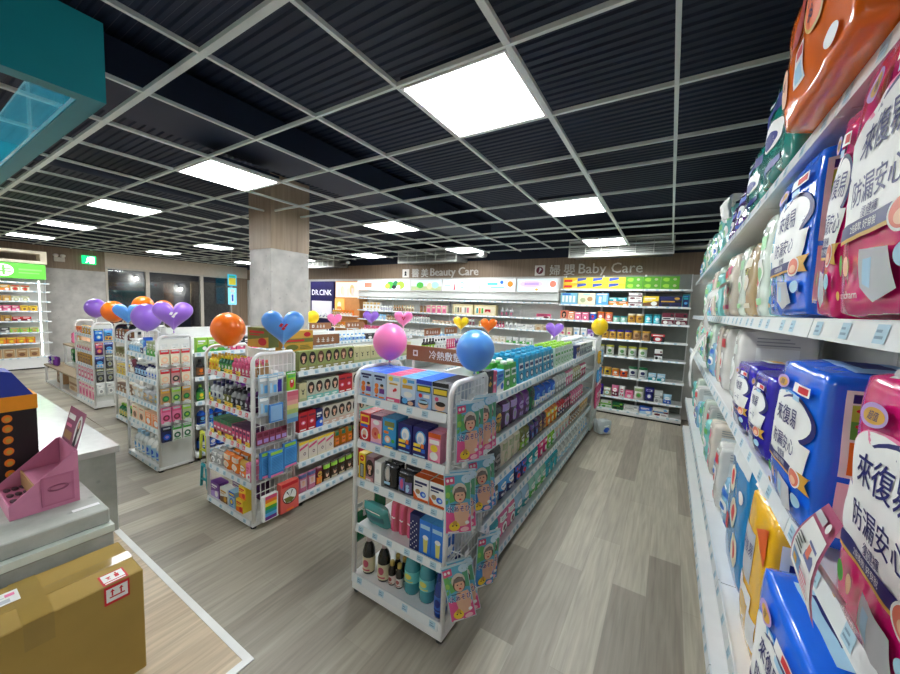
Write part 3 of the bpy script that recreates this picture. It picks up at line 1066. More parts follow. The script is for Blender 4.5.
LBX = [(-6.93, -6.1), (-6.1, -5.2), (-5.2, -4.32), (-4.32, -3.4), (-3.4, -2.6), (-2.6, -1.79)]
ARTS = [
    ([('r', .3, .25, .62, .75, 'salmon'), ('r', .7, .1, .95, .9, (170, 210, 236))], 'lit box with a coral block, at the far end beside the orange stand'),
    ([('e', .3, .5, .14, .4, 'green'), ('e', .5, .6, .1, .35, 'dgreen'), ('e', .2, .4, .1, .3, 'lime'), ('e', .44, .3, .08, .2, 'black'), ('e', .68, .5, .14, .4, 'lime'), ('e', .6, .3, .07, .22, 'white')], 'lit box with a picture of green leaves'),
    ([('r', 0, 0, 1, .4, 'sage'), ('e', .3, .5, .12, .3, 'green'), ('e', .62, .45, .09, .3, 'peach'), ('e', .8, .5, .12, .3, 'mint')], 'lit box with a pale green garden picture'),
    ([('p', [(.3, .05), (.36, .05), (.33, .9)], 'red'), ('e', .55, .5, .06, .3, (90, 150, 160)), ('e', .55, .5, .045, .2, (214, 236, 240)), ('r', .05, .45, .22, .5, 'aqua'), ('r', .72, .55, .9, .6, 'aqua')], 'lit box with a red needle shape on white'),
    ([('r', .2, .5, .5, .72, (70, 190, 200)), ('e', .62, .75, .05, .16, 'blue'), ('e', .86, .6, .08, .25, 'orange'), ('r', .3, .25, .7, .33, 'aqua')], 'lit box in pale aqua with blue and orange discs'),
    ([('e', .35, .6, .3, .3, (214, 190, 240)), ('r', .18, .5, .55, .72, 'lilac'), ('e', .9, .6, .08, .26, 'salmon'), ('e', .5, .15, .04, .1, 'gold')], 'lit box in pale lilac with a coral disc'),
]
for (xa, xb), (art, lab) in zip(LBX, ARTS):
    light_box(xa + .01, xb - .01, 6.62, 2.085, 2.345, art, lab)

# navy brand stand and orange stand
t = empty('brand_stand', (-8.47, 6.66, 0))
b = MB(); b.box(-.5, .5, .1, .42, 0, 2.33, mat((34, 28, 84), .35)); b.build('back_panel', t)
b = MB(); vs, fs, w = text_shape('DR.CINK'); k = .15
b.add([(x * k, .09, 2.02 + y_ * k) for x, y_ in vs], fs, mat((230, 230, 240), .4, emit=.4)); b.build('lettering', t)
b = MB(); b.box(-.48, .48, .0, .1, 1.30, 1.33, M_WHITE); b.box(-.42, .42, .085, .099, 1.36, 1.78, mat((214, 210, 220), .4, emit=.12)); b.build('display_shelf', t)
b = MB(); b.box(-.48, .48, .0, .1, .9, .93, M_WHITE); b.build('display_shelf', t)
tag(t, 'navy brand stand with white lettering beside the column', 'display stand')
t = empty('brand_stand', (-7.44, 6.66, 0))
b = MB(); b.box(-.46, .46, .1, .42, 0, 2.33, mat((226, 160, 96), .5)); b.build('back_panel', t)
b = MB(); E = lambda c: mat(c, .4, emit=.4)
b.box(-.44, .44, .085, .099, 1.9, 2.3, E((246, 226, 200)))
b.prints([('e', .3, .45, .07, .3, E((238, 200, 160))), ('e', .5, .5, .05, .36, E((250, 244, 230))), ('e', .72, .5, .1, .34, E((220, 170, 120)))] + [('r', .1 + .2 * i, .1, .2 + .2 * i, .6, E((240, 214 - 10 * i, 180))) for i in range(4)], lambda u, v, off: (-.44 + .88 * u, .085 - off, 1.9 + .4 * v), 2.2)
b.build('lit_picture', t)
for z in (1.42, 1.1, .8):
    b = MB(); b.box(-.45, .45, -.1, .1, z - .02, z, M_WHITE); b.build('display_shelf', t)
b = MB(); b.box(-.45, -.1, .07, .099, 1.45, 1.86, E((240, 170, 90))); b.prints([('e', .5, .6, .2, .2, E((250, 220, 180))), ('e', .5, .3, .3, .2, E((214, 120, 60)))], lambda u, v, off: (-.45 + .35 * u, .07 - off, 1.45 + .41 * v), .85); b.build('side_picture', t)
tag(t, 'orange lit brand stand beside the navy one', 'display stand')

# medicine shelving under the green sign on the far wall
ZL = [1.94, 1.75, 1.53, 1.315, 1.09, .84, .60, .28]
ml = wall_shelving('shelving_unit', 'white medicine shelving under the lit green sign on the far wall', 1.9, .42, ZL, 2.02, (-12.1, .28, 0), PI / 2, 305, bay=.95, rail=.03)
b = MB(); b.box(1.73, 1.75, .03, .06, .3, 1.98, mat('white', .4, emit=3)); b.build('light_strip', ml)
t = empty('pharmacy_sign', (-12.12, 1.2, 2.02))
b = MB(); b.box(-.1, .0, -.95, .93, 0, .32, mat((90, 200, 60), .4, emit=.4)); b.build('housing', t)
b = MB(); b.box(-.38, -.1, -.95, .95, 0, .335, M_BOARD); b.build('back_box', t)
b = MB()
fn = lambda u, v, off: (.0 + off, -.95 + 1.88 * u, .32 * v)
WE = mat('white', .4, emit=.7)
b.prints([('e', .68, .5, .075, .40, WE), ('r', .625, .38, .735, .48, (120, 200, 90)), ('r', .625, .56, .735, .64, (120, 200, 90)), ('r', .67, .2, .69, .84, (120, 200, 90)), ('r', .79, .55, .97, .66, (150, 226, 120)), ('r', .79, .34, .95, .42, (150, 226, 120))], fn, 5.9, step=.001)
b.build('sign_face', t)
tag(t, 'lit green pharmacy sign with round white emblem above medicine shelving', 'sign')
b = MB(); b.box(-12.5, -12.12, .25, 2.16, 2.36, 2.42, mat((226, 214, 190), .5)); b.box(-12.5, -12.12, 2.06, 2.16, 2.42, 2.58, mat((226, 214, 190), .5)); b.box(-12.5, -12.12, .25, 2.16, 2.58, 2.64, mat((226, 214, 190), .5)); o = b.build('shelf_header_frame')
tag(o, 'pale wooden header frame above the green pharmacy sign', 'header frame')
# white crate shelves with open cubes
def crate_shelf(x0, x1, y0, y1, z0, z1, n, label):
    t = empty('crate_shelf', (x0, y0, z0))
    w, d, h = x1 - x0, y1 - y0, z1 - z0
    b = MB(); b.bbox(-.01, w + .01, -.01, d, h - .03, h, mat((160, 140, 112), .5), .003); b.build('top_board', t)
    b = MB(); b.box(0, w, 0, d, 0, .03, M_METAL); b.build('bottom_board', t)
    for k in range(n + 1):
        x = w * k / n
        for y in (0, d - .03):
            b = MB(); b.box(min(max(x - .018, 0), w - .036), min(max(x + .018, .036), w), y, y + .03, .03, h - .03, M_METAL); b.build('upright', t)
    b = MB(); b.box(0, w, d - .012, d, .03, h - .03, mat('tan', .6)); b.build('back_panel', t)
    tag(t, label, 'crate shelf', 'white open crate shelves')
crate_shelf(-10.25, -8.18, 1.72, 2.2, 0, .36, 2, 'lower white crate shelf with wooden top beside the slim tower')
crate_shelf(-9.95, -8.18, 1.93, 2.18, .361, .77, 2, 'upper white crate shelf stacked on the wooden-topped lower one')

# checkout counter in grey marble
t = empty('checkout_counter', (-2.36, .6, 0))
b = MB(); b.bbox(-.95, 0, -3.2, 0, 0, .535, M_MARBLE, .004); b.build('body', t)
b = MB(); b.box(-.95, .004, -3.2, .004, .536, .572, mat((214, 222, 212), .35)); b.build('ledge', t)
b = MB(); b.bbox(-.98, -.03, -3.2, -.004, .573, .65, M_MARBLE, .006); b.build('worktop', t)
b = MB(); b.box(-.14, -.12 + .008, -.12, -.02, .6505, .653, M_METAL); o = b.build('edge_clip', t)
tag(t, 'grey marble checkout counter carrying the pink display box', 'counter')
t = empty('side_counter', (-4.65, .5, 0))
b = MB(); b.bbox(-1.25, 1.27, -.5, .39, 0, .60, M_MARBLE, .004); b.build('body', t)
b = MB(); b.bbox(-1.27, 1.285, -.5, .41, .601, .65, mat((206, 206, 200), .2, coat=.3), .004); b.build('worktop', t)
tag(t, 'second marble counter with shiny top behind the pink display', 'counter')

# ================================================================== GOODS
def R_(*a): return ('r', *a)
# ---- nearest gondola end, top shelf: fever patch boxes
W1, H1, D1 = .097, .158, .06
carton('bear_box', 'pale blue box with orange bear and blue top', W1, D1, H1, (196, 216, 240), [R_(.08, .82, .9, .9, 'navy'), R_(.2, .73, .7, .8, 'navy'), ('e', .28, .52, .15, .09, 'orange'), ('e', .28, .34, .17, .12, 'orange'), ('e', .7, .5, .13, .08, 'skin'), ('e', .7, .56, .13, .05, 'hair'), R_(.52, .26, .9, .44, 'purple'), ('e', .3, .16, .1, .04, 'dorange'), R_(0, 0, 1, .1, 'sky'), R_(.5, .1, .9, .16, 'orange')], top='blue')
carton('flower_box', 'white box with pink flower and rose base', W1, D1, H1, 'white', [('e', .3, .86, .18, .08, 'yellow'), R_(.45, .8, .9, .92, 'lightblue'), R_(.2, .66, .8, .72, 'gold'), ('e', .5, .42, .3, .17, (250, 236, 240)), ('e', .66, .5, .1, .06, 'red'), ('e', .55, .46, .07, .05, 'red'), R_(0, 0, 1, .2, 'rose'), R_(.1, .08, .6, .14, 'white')], side=[R_(0, 0, 1, .2, 'rose')], top='rose')
carton('star_box', 'white and blue box with yellow star', W1, D1, H1, (206, 224, 244), [('e', .25, .86, .16, .09, 'yellow'), R_(.45, .82, .92, .92, 'sky'), R_(.1, .62, .8, .74, 'gold'), ('e', .5, .42, .3, .1, 'white'), ('p', [(0, 0), (1, 0), (1, .3), (.5, .2), (0, .34)], 'navy'), ('e', .3, .2, .2, .1, 'sky'), ('e', .7, .14, .2, .07, 'skin')], top='sky')
carton('fever_box', 'blue box with yellow lettering and sleeping child', W1, D1, H1, (150, 186, 232), [R_(0, .86, 1, 1, (30, 60, 190)), R_(.06, .6, .94, .82, (80, 100, 40)), R_(.1, .64, .9, .78, 'yellow'), ('e', .3, .48, .12, .07, 'red'), R_(.5, .42, .9, .54, 'white'), ('e', .5, .2, .34, .14, 'skin'), ('e', .5, .27, .34, .09, 'hair'), R_(.2, .24, .8, .32, 'lightblue'), R_(0, 0, 1, .07, (30, 40, 130))], top=(40, 110, 220))
carton('adult_fever_box', 'yellow-lettered box with black lid', W1, D1, H1, (190, 196, 206), [R_(0, .86, 1, 1, 'black'), R_(.06, .58, .94, .82, (60, 60, 20)), R_(.1, .62, .9, .78, 'yellow'), ('e', .3, .46, .12, .07, 'rose'), ('e', .5, .24, .32, .14, 'skin'), ('e', .55, .32, .3, .08, 'hair'), R_(0, 0, 1, .1, 'navy'), R_(.3, .02, .9, .08, 'yellow')], top='black')
WH = 'top shelf of nearest end unit'
X0, Y0 = -1.513, 1.482
row((X0, Y0, 1.209), 0, .62, [('bear_box', 2), 'flower_box', 'star_box', 'fever_box', 'adult_fever_box'], WH, gap=.005, rows=4)
# ---- second shelf
H2 = .175
carton('red_yellow_box', 'red and yellow child medicine box', .078, .06, H2, 'red', [R_(.06, .62, .94, .92, 'yellow'), R_(.14, .68, .86, .86, 'red'), R_(.1, .52, .8, .6, 'blue'), ('e', .5, .28, .36, .19, 'white'), ('e', .5, .3, .2, .11, 'skin'), R_(0, 0, 1, .06, 'maroon'), ('e', .5, .2, .2, .06, 'red')])
carton('round_face_box', 'pink box with round salmon sun', .083, .06, H2, (240, 176, 196), [R_(0, .86, 1, 1, 'plum'), ('e', .5, .76, .3, .08, 'white'), ('e', .45, .4, .36, .2, 'salmon'), ('e', .45, .38, .1, .06, 'red'), ('e', .82, .34, .13, .09, 'yellow'), R_(0, 0, 1, .1, 'lilac')])
carton('gift_box', 'teal blue box with salmon shell', .098, .05, H2, (44, 150, 206), [R_(.14, .74, .86, .9, 'olive'), R_(.4, .66, .8, .72, 'yellow'), R_(.1, .5, .45, .58, 'orange'), ('e', .4, .32, .22, .12, 'peach'), ('e', .4, .32, .12, .07, 'white'), ('e', .8, .3, .12, .06, 'green'), R_(0, 0, 1, .14, (20, 90, 160)), R_(.2, .04, .8, .1, 'yellow')])
carton('pain_box', 'navy box with white patch and yellow words', .093, .05, H2 * .96, (28, 26, 110), [('e', .55, .66, .36, .24, 'sky'), ('e', .55, .66, .27, .2, 'white'), ('e', .5, .62, .14, .1, (200, 214, 236)), R_(.08, .38, .55, .48, 'yellow'), R_(.6, .36, .8, .5, 'orange'), R_(.08, .24, .6, .32, 'yellow'), R_(.64, .22, .9, .34, 'blue'), R_(.1, .08, .9, .13, 'lightblue')])
carton('pink_patch_box', 'pink box with yellow disc', .075, .05, H2 * .9, (238, 150, 180), [R_(.0, .84, 1, 1, 'dorange'), R_(.1, .64, .9, .78, 'white'), ('e', .5, .5, .3, .12, 'yellow'), ('e', .5, .24, .34, .14, 'white'), R_(.1, .04, .9, .1, 'rose')])
row((X0 + .004, Y0, .944), 0, .62, ['red_yellow_box', 'round_face_box', 'gift_box', ('gap', .006), ('pain_box', 2), ('pink_patch_box', 2)], 'second shelf of nearest end unit', gap=.008, rows=2)
# ---- third shelf
carton('thermometer_box', 'tall yellow box with grey window', .05, .04, .16, (240, 208, 40), [R_(.2, .1, .8, .62, 'charcoal'), R_(.3, .14, .7, .58, 'grey'), ('e', .5, .82, .34, .11, 'red'), R_(.3, .79, .7, .85, 'yellow')])
carton('model_box', 'dark box with picture of a woman', .06, .05, .155, (150, 110, 120), portrait(.5, .6, .36, .4) + [R_(0, 0, 1, .22, (206, 150, 150)), R_(.1, .08, .7, .14, 'white')])
carton('plain_box', 'plain white box', .05, .05, .14, 'white', [R_(.1, .1, .9, .14, 'pale'), ('e', .5, .6, .24, .1, 'pale')])
pouch('mask_pouch', 'black pouch with silver strap picture', .1, .05, .15, 'black', [('e', .4, .6, .22, .3, 'grey'), ('e', .4, .6, .14, .22, (200, 190, 180)), R_(.1, .2, .6, .3, 'lightblue')], seed=4)
pouch('clear_pouch', 'black clear-fronted pouch with blue and pink insert', .11, .05, .14, (30, 30, 36), [R_(.1, .2, .5, .7, (90, 110, 180)), ('e', .3, .45, .1, .2, 'rose'), R_(.55, .15, .92, .6, (110, 100, 150)), ('e', .7, .35, .1, .16, 'lightblue')], seed=6)
carton('heat_pack_box', 'white box with orange corner and navy words', .096, .05, .135, 'white', [R_(0, 0, 1, .16, 'dorange'), ('p', [(0, .16), (.3, .16), (0, .4)], 'dorange'), R_(.08, .74, .9, .84, 'navy'), R_(.08, .64, .6, .7, 'navy'), ('e', .3, .42, .16, .1, 'tan'), ('e', .66, .36, .2, .12, 'blue'), ('e', .7, .36, .1, .06, 'lightblue')], top='dorange')
row((X0, Y0, .709), 0, .62, ['thermometer_box', 'model_box', 'plain_box', 'mask_pouch', 'clear_pouch', ('heat_pack_box', 2)], 'third shelf of nearest end unit', gap=.008, rows=2)
# ---- fourth shelf
pouch('teal_glove_bag', 'clear bag of teal gloves lying askew', .2, .07, .14, (70, 150, 146), [('p', [(.1, .3), (.9, .4), (.9, .7), (.2, .6)], 'dteal'), R_(.2, .8, .8, .84, 'white')], rough=.12, seed=3)
pouch('pink_glove_bag', 'clear bag of pink gloves', .05, .09, .2, (214, 110, 126), [('p', [(.2, .1), (.6, .06), (.85, .9), (.5, .92)], 'rose'), R_(.3, .5, .8, .54, 'white')], rough=.12, seed=8)
carton('dotted_box', 'navy box with white dots', .062, .06, .2, 'navy', [('e', .15 + .23 * i, .1 + .16 * j + .08 * (i % 2), .05, .022, 'white') for i in range(4) for j in range(5)])
carton('cup_box', 'bright blue box with yellow beaker', .075, .06, .19, (40, 120, 214), [('p', [(.4, .08), (.7, .08), (.76, .5), (.34, .5)], (220, 210, 110)), ('e', .55, .52, .24, .07, 'white'), R_(.1, .76, .9, .88, 'lightblue')], top='sky')
carton('ruler_box', 'green box with white oval', .062, .06, .2, 'green', [R_(.16, .1, .84, .62, 'lime'), R_(.4, .14, .6, .5, 'dgreen'), ('e', .5, .8, .34, .08, 'white')], side=[R_(.1, .1, .9, .9, 'lime')])
ZS4 = .424
put('teal_glove_bag', (-1.405, 1.56, ZS4), -.05, 'fourth shelf of nearest end unit', tilt=(.3, 0))
for i, x in enumerate((-1.27, -1.212, -1.154)):
    put('pink_glove_bag', (x, 1.56, ZS4 + .004), 0, 'fourth shelf of nearest end unit', tilt=(0, 0))
row((-1.125, Y0 + .005, ZS4), 0, .24, ['dotted_box', ('cup_box', 2), 'ruler_box'], 'fourth shelf of nearest end unit', gap=.003, rows=2)
# ---- plinth: bottles
r = .038
vessel('rinse_bottle', 'dark bottle with beige label and pink emblem', [(r * .95, 0), (r, .01), (r, .13), (r * .7, .17), (r * .4, .185), (r * .38, .2)], [(r * .48, .195), (r * .48, .228), (r * .4, .232)], (22, 24, 18), (196, 180, 176), (.012, .105, (214, 206, 170), (190, 80, 100)))
r2 = .022
vessel('tonic_bottle', 'small dark bottle with gold cap', [(r2 * .95, 0), (r2, .008), (r2, .085), (r2 * .6, .11), (r2 * .5, .12)], [(r2 * .62, .115), (r2 * .62, .138), (r2 * .5, .142)], (30, 22, 18), (196, 168, 84), (.01, .06, (226, 214, 204), (160, 70, 60)))
r3 = .047
vessel('aqua_bottle', 'big clear aqua bottle with yellow oval label', [(r3 * .92, 0), (r3, .012), (r3 * .96, .07), (r3, .14), (r3 * .8, .19), (r3 * .45, .205), (r3 * .4, .215)], [(r3 * .5, .21), (r3 * .5, .24), (r3 * .44, .244)], (90, 190, 200), (200, 226, 230), (.07, .135, (110, 200, 200), (216, 206, 90)), alpha=.55)
r4 = .034
vessel('blue_bottle', 'slim dark blue bottle', [(r4 * .92, 0), (r4, .012), (r4, .15), (r4 * .7, .18), (r4 * .5, .2)], [(r4 * .6, .195), (r4 * .6, .235), (r4 * .5, .24)], (28, 60, 140), (24, 44, 120), (.03, .12, (60, 110, 190), (30, 40, 120)), alpha=.8)
WB = 'plinth of nearest end unit'
ZP = .117
for x, y in ((-1.463, 1.53), (-1.345, 1.535)):
    put('rinse_bottle', (x, y, ZP), .2, WB)
for x, y in ((-1.277, 1.53), (-1.225, 1.535), (-1.285, 1.59), (-1.235, 1.595)):
    put('tonic_bottle', (x, y, ZP), .1, WB)
for x, y in ((-1.15, 1.56), (-1.045, 1.56), (-1.1, 1.68)):
    put('aqua_bottle', (x, y, ZP), 0, WB)
for x, y in ((-.955, 1.57), (-.925, 1.66), (-.96, 1.73), (-.925, 1.51)):
    put('blue_bottle', (x, y, ZP), 0, WB)

# ---- hooks and bath toy bags on the wire side of the nearest end unit
BAG = dict(sky=(120, 190, 214), grass=(96, 176, 96))
def toy_front(tone):
    return [R_(.03, .03, .97, .97, (96, 178, 206)), ('p', [(.03, .5), (.4, .56), (.34, .8), (.03, .86)], BAG['grass']), ('p', [(.7, .6), (.97, .56), (.97, .9), (.8, .95)], (84, 160, 120)), ('e', .84, .9, .2, .07, (200, 226, 236)), ('e', .12, .66, .08, .05, (150, 200, 90))] + \
        [('p', [(.03, .03), (.97, .03), (.97, .30), (.7, .36), (.3, .33), (.03, .40)], tone), ('e', .2, .33, .16, .05, tone), ('e', .84, .3, .12, .04, (240, 170, 200))] + \
        [('p', [(.4, .14), (.82, .14), (.95, .40), (.86, .52), (.42, .52), (.32, .40)], 'skin'), ('e', .56, .72, .27, .125, (214, 206, 190)), ('e', .57, .655, .25, .13, (86, 58, 44)), ('e', .57, .635, .2, .105, 'skin'), ('p', [(.34, .70), (.8, .70), (.74, .77), (.4, .77)], (120, 110, 104)), ('e', .5, .655, .03, .011, 'hair'), ('e', .65, .655, .03, .011, 'hair'), ('e', .58, .585, .05, .014, 'red')] + \
        [('p', [(.04, .83), (.38, .85), (.38, .96), (.04, .95)], 'rose'), ('e', .13, .9, .05, .025, 'white'), ('e', .27, .905, .05, .025, 'white')] + \
        [('t', '水あそび', .53, .435, .118, (244, 244, 250), .93), ('t', '水あそび', .53, .435, .104, (36, 26, 140), .88), R_(.2, .505, .56, .518, 'navy'), ('e', .34, .15, .2, .075, 'yellow'), ('e', .36, .2, .09, .04, 'gold'), ('e', .28, .16, .03, .012, 'hair'), ('e', .42, .16, .03, .012, 'hair'), ('e', .72, .09, .16, .04, (250, 200, 210)), ('e', .82, .2, .08, .03, 'white'), R_(.1, .05, .5, .07, 'white')]
pouch('toy_bag', 'pink bath toy bag with bathing child', .135, .014, .31, (206, 226, 230), toy_front((232, 90, 150)), seed=2, name='hanging_bag', cat='bag')
pouch('toy_bag_blue', 'blue bath toy bag with bathing child', .135, .014, .31, (206, 226, 230), toy_front((60, 140, 214)), seed=5, name='hanging_bag', cat='bag')
def peg(x0, y, z, ln, label, back=None):
    t = empty('peg_hook', (x0, y, z))
    b = MB()
    b.tube([(0, 0, 0), (ln, 0, .004), (ln + .012, 0, .018)], .003, M_METAL, 6)
    b.build('prong', t)
    b = MB(); b.box(-.004, .003, -.02, .02, -.02, .02, M_METAL); b.build('clip', t)
    b = MB(); b.box(ln - .002, ln + .0, -.022, .022, .012, .04, mat('pale', .3)); b.build('price_holder', t)
    tag(t, label, 'hook', 'white peg hooks on the nearest wire side')
XW = -.879
pegs = [(1.53, 1.289, .075, 'upper'), (1.69, 1.289, .075, 'upper'), (1.49, .958, .075, 'middle'), (1.70, .954, .085, 'middle'), (1.51, .497, .10, 'lower'), (1.77, .47, .09, 'lower')]
for i, (y, z, ln, lv) in enumerate(pegs):
    peg(XW, y, z, ln, f'{"front" if i % 2 == 0 else "rear"} white peg hook on the {lv} level of the nearest wire side')
HB = .31
def hang(key, x, y, z, n, lv, deg, roll=0.0):
    a = math.radians(deg)
    for k in range(n):
        put(key, (x, y + .05 * k, z - HB), a, f'{lv} hook, nearest wire side', 'the outside', tilt=(0, roll))
hang('toy_bag', -.815, 1.54, 1.285, 2, 'upper front', 56, -.04)
hang('toy_bag', -.815, 1.70, 1.285, 2, 'upper rear', 56, -.05)
hang('toy_bag', -.808, 1.465, .95, 2, 'middle front', 40, -.06)
hang('toy_bag_blue', -.80, 1.70, .945, 2, 'middle rear', 50, -.1)
hang('toy_bag', -.775, 1.50, .485, 2, 'lower front', 42, -.22)
hang('toy_bag_blue', -.80, 1.77, .465, 2, 'lower rear', 60, .04)

# ---- aisle side of the nearest run: (fronts to +X, from the near end)
def aisle(x, y0, y1, zs, levels, where, rnd=.004, gap=.006):
    for z, items, wn in zip(zs, levels, ('top', 'second', 'third', 'fourth', 'bottom')):
        row((x, y0, z - (.003 if wn == 'bottom' else .011)), PI / 2, y1 - y0, items, f'{wn} shelf of {where}', 'the near end', gap, .02, rnd)
def B(c1, c2, c3, w=.09, d=.06, h=.15, s=0, word='carton'): return box_kind(c1, c2, c3, w, d, h, s, word)
def Pk(c1, c2, c3, w=.12, d=.06, h=.2, s=0, word='pouch', header=None, alpha=1.0): return pouch_kind(c1, c2, c3, w, d, h, s, word, header, alpha)
G = ('gap', .05)
carton('dark_star_box', 'black box with gold star', .085, .06, .17, (26, 26, 40), [('p', [(.2, .5), (.5, .62), (.8, .5), (.5, .4)], 'gold'), ('e', .5, .75, .1, .05, 'gold')])
L = [
    ['dark_star_box', B('rose', 'pink', 'white', .05, .06, .16, 3), B('sky', 'white', 'blue', .11, .07, .15, 1)],
    [(Pk('charcoal', 'olive', 'gold', .13, .07, .2, 1), 2), (Pk('plum', 'lilac', 'grey', .14, .08, .21, 0), 2), (Pk('purple', 'plum', 'lilac', .13, .08, .2, 1), 2), (Pk('dgreen', 'black', 'green', .12, .07, .2, 0), 1),
     (Pk('blue', 'white', 'sky', .15, .1, .17, 1), 4), (Pk('pale', 'grey', 'white', .1, .07, .18, 1), 4), (Pk('pink', 'white', 'rose', .1, .06, .18, 0), 3), (Pk('beige', 'olive', 'white', .1, .06, .17, 1), 4), (Pk('rose', 'white', 'pink', .1, .06, .17, 0), 3)],
    [(Pk('black', 'charcoal', 'grey', .15, .08, .18, 1), 2), (Pk('cream', 'sage', 'beige', .11, .06, .19, 0), 3), (Pk('olive', 'lime', 'white', .1, .06, .17, 1), 2), (Pk('navy', 'purple', 'sky', .11, .06, .17, 0), 2), (Pk('plum', 'brown', 'gold', .11, .06, .17, 1), 2),
     (Pk('orange', 'yellow', 'white', .12, .07, .17, 0), 3), (Pk('red', 'navy', 'white', .09, .06, .16, 1), 3), (Pk('maroon', 'rose', 'white', .1, .06, .16, 0), 3), (Pk('pink', 'rose', 'white', .1, .06, .16, 1), 6)],
    [(Pk('charcoal', 'grey', 'pale', .14, .08, .16, 1), 2), (Pk('sky', 'navy', 'white', .14, .08, .17, 1), 2), (Pk('navy', 'blue', 'red', .13, .08, .16, 0), 2), (Pk('teal', 'aqua', 'white', .14, .08, .16, 1), 2), (Pk('magenta', 'rose', 'white', .13, .07, .17, 0), 2),
     (Pk('lime', 'green', 'white', .12, .07, .16, 1), 2), (Pk('pale', 'beige', 'rose', .12, .07, .17, 0), 5), (Pk('brown', 'tan', 'white', .1, .07, .16, 1), 5), (Pk('beige', 'gold', 'white', .1, .06, .16, 0), 5)],
    [(Pk('teal', 'sky', 'white', .16, .1, .2, 1), 2), (Pk('pink', 'white', 'maroon', .15, .09, .19, 0), 2), (Pk('lightblue', 'teal', 'white', .16, .1, .18, 1), 2), (Pk('mint', 'green', 'white', .15, .1, .19, 1), 3), (Pk('aqua', 'teal', 'white', .14, .1, .18, 0), 3),
     (Pk('pale', 'lightblue', 'white', .15, .1, .17, 1), 6), (Pk('white', 'pale', 'sky', .14, .1, .17, 0), 6)],
]
WA = 'the long aisle side'
aisle(-.888, 1.93, 5.38, Z1, L, WA)
# top shelf beyond: refill packs with screw caps, several rows deep
def refill(key, look, c, c2, cap, w, d, h):
    def build():
        b = MB()
        b.sheet(lambda u, v: ((u - .5) * w, -d / 2 * (1 - .35 * v) - .004 * math.sin(u * PI), h * .86 * v), 6, 5, mat(c, .3, coat=.3))
        b.sheet(lambda u, v: ((.5 - u) * w, d / 2 * (1 - .35 * v) + .004 * math.sin(u * PI), h * .86 * v), 6, 5, mat(c, .3, coat=.3))
        for s in (-1, 1):
            b.sheet(lambda u, v: (s * w / 2, (u - .5) * d * (1 - .35 * v), h * .86 * v), 2, 4, mat(c, .3, coat=.3))
        b.add([(-w / 2, -d * .325, h * .86), (w / 2, -d * .325, h * .86), (w / 2, d * .325, h * .86), (-w / 2, d * .325, h * .86)], [(0, 1, 2, 3)], mat(c, .3, coat=.3))
        b.prints([R_(.1, .5, .9, .8, 'white'), R_(.18, .58, .82, .72, c2), ('e', .5, .26, .3, .15, c2), ('e', .5, .26, .18, .09, 'white')], lambda u, v, off: ((u - .5) * w, -d / 2 * (1 - .35 * v) - .004 - off, h * .86 * v), w / h)
        o = b.build('refill_pack')
        MB().lathe([(.024, h * .855), (.024, h * .94), (.02, h * .97)], mat(cap, .4), 10).build('cap', o)
        return o
    return define(key, 'refill_pack', 'refill pack', look, w, d, h, build)
refill('green_refill', 'bright green refill pack with white cap', 'green', 'dgreen', 'white', .11, .075, .2)
refill('teal_refill', 'turquoise refill pack with blue cap', (24, 150, 190), 'navy', (60, 170, 210), .105, .075, .215)
refill('white_refill', 'white and green refill pack with lime cap', (206, 222, 206), 'green', 'lime', .1, .075, .215)
for q in range(3):
    wn = ['front row', 'second row', 'third row', 'rear row'][q] + ', top shelf of ' + WA
    x = -.918 - q * .086
    row((x, 2.22, 1.199), PI / 2, 3, [('green_refill', 2)], wn, 'the near end', .008, 0, .004)
    row((x, 2.50, 1.199), PI / 2, 3, [('teal_refill', 8)], wn, 'the near end', .01, 0, .006)
    row((x, 3.46, 1.199), PI / 2, 3, [('white_refill', 7)], wn, 'the near end', .01, 0, .006)
row((-.9, 4.28, 1.199), PI / 2, 1.1, [(B('navy', 'white', 'gold', .09, .06, .15, 1), 2), (B('white', 'grey', 'navy', .09, .06, .16, 2), 4), (B('pale', 'navy', 'white', .1, .07, .15, 3), 4)], 'far stretch of top shelf, ' + WA, 'the near end', .006, 0, .003)
rj = .06
vessel('canister', 'tall white wipes canister', [(rj * .96, 0), (rj, .01), (rj, .18)], [(rj * 1.02, .175), (rj * 1.02, .21), (rj * .8, .225)], (214, 220, 224), (228, 232, 234), (.03, .15, (186, 204, 220), (120, 160, 200)))
for i in range(5):
    put('canister', (-1.06 - .01 * (i % 2), 4.45 + i * .16, 1.199), PI / 2, 'far end of long gondola', 'the near end')
# far end unit with hanging bags and a wrapped bundle on the floor
t = gondola_end('far white end unit closing the long gondola', -1.53, -.885, 5.44, 5.84, [1.21, .93, .66, .42, .1], 1.36, panel='wire')
FARB = [Pk('gold', 'yellow', 'white', .1, .04, .2, 0, 'pouch', 'white'), Pk('sky', 'blue', 'white', .1, .04, .2, 0, 'pouch', 'white'), Pk('rose', 'pink', 'white', .09, .04, .34, 1, 'pouch', 'pink'), Pk('lightblue', 'sky', 'white', .1, .05, .2, 0, 'pouch', 'white')]
for i, (k, y, z) in enumerate(((0, 5.55, 1.0), (3, 5.7, 1.0), (1, 5.55, .72), (2, 5.5, .34), (2, 5.62, .34), (1, 5.72, .74), (2, 5.74, .36))):
    put(FARB[k], (-.84, y, z), PI / 2, 'far end unit wire side', 'the near end')
    peg(-.884, y, z + PROTO[FARB[k]]['h'] + .03, .06, f'{ORD[i]} white peg hook listed from the near top on the far wire side')
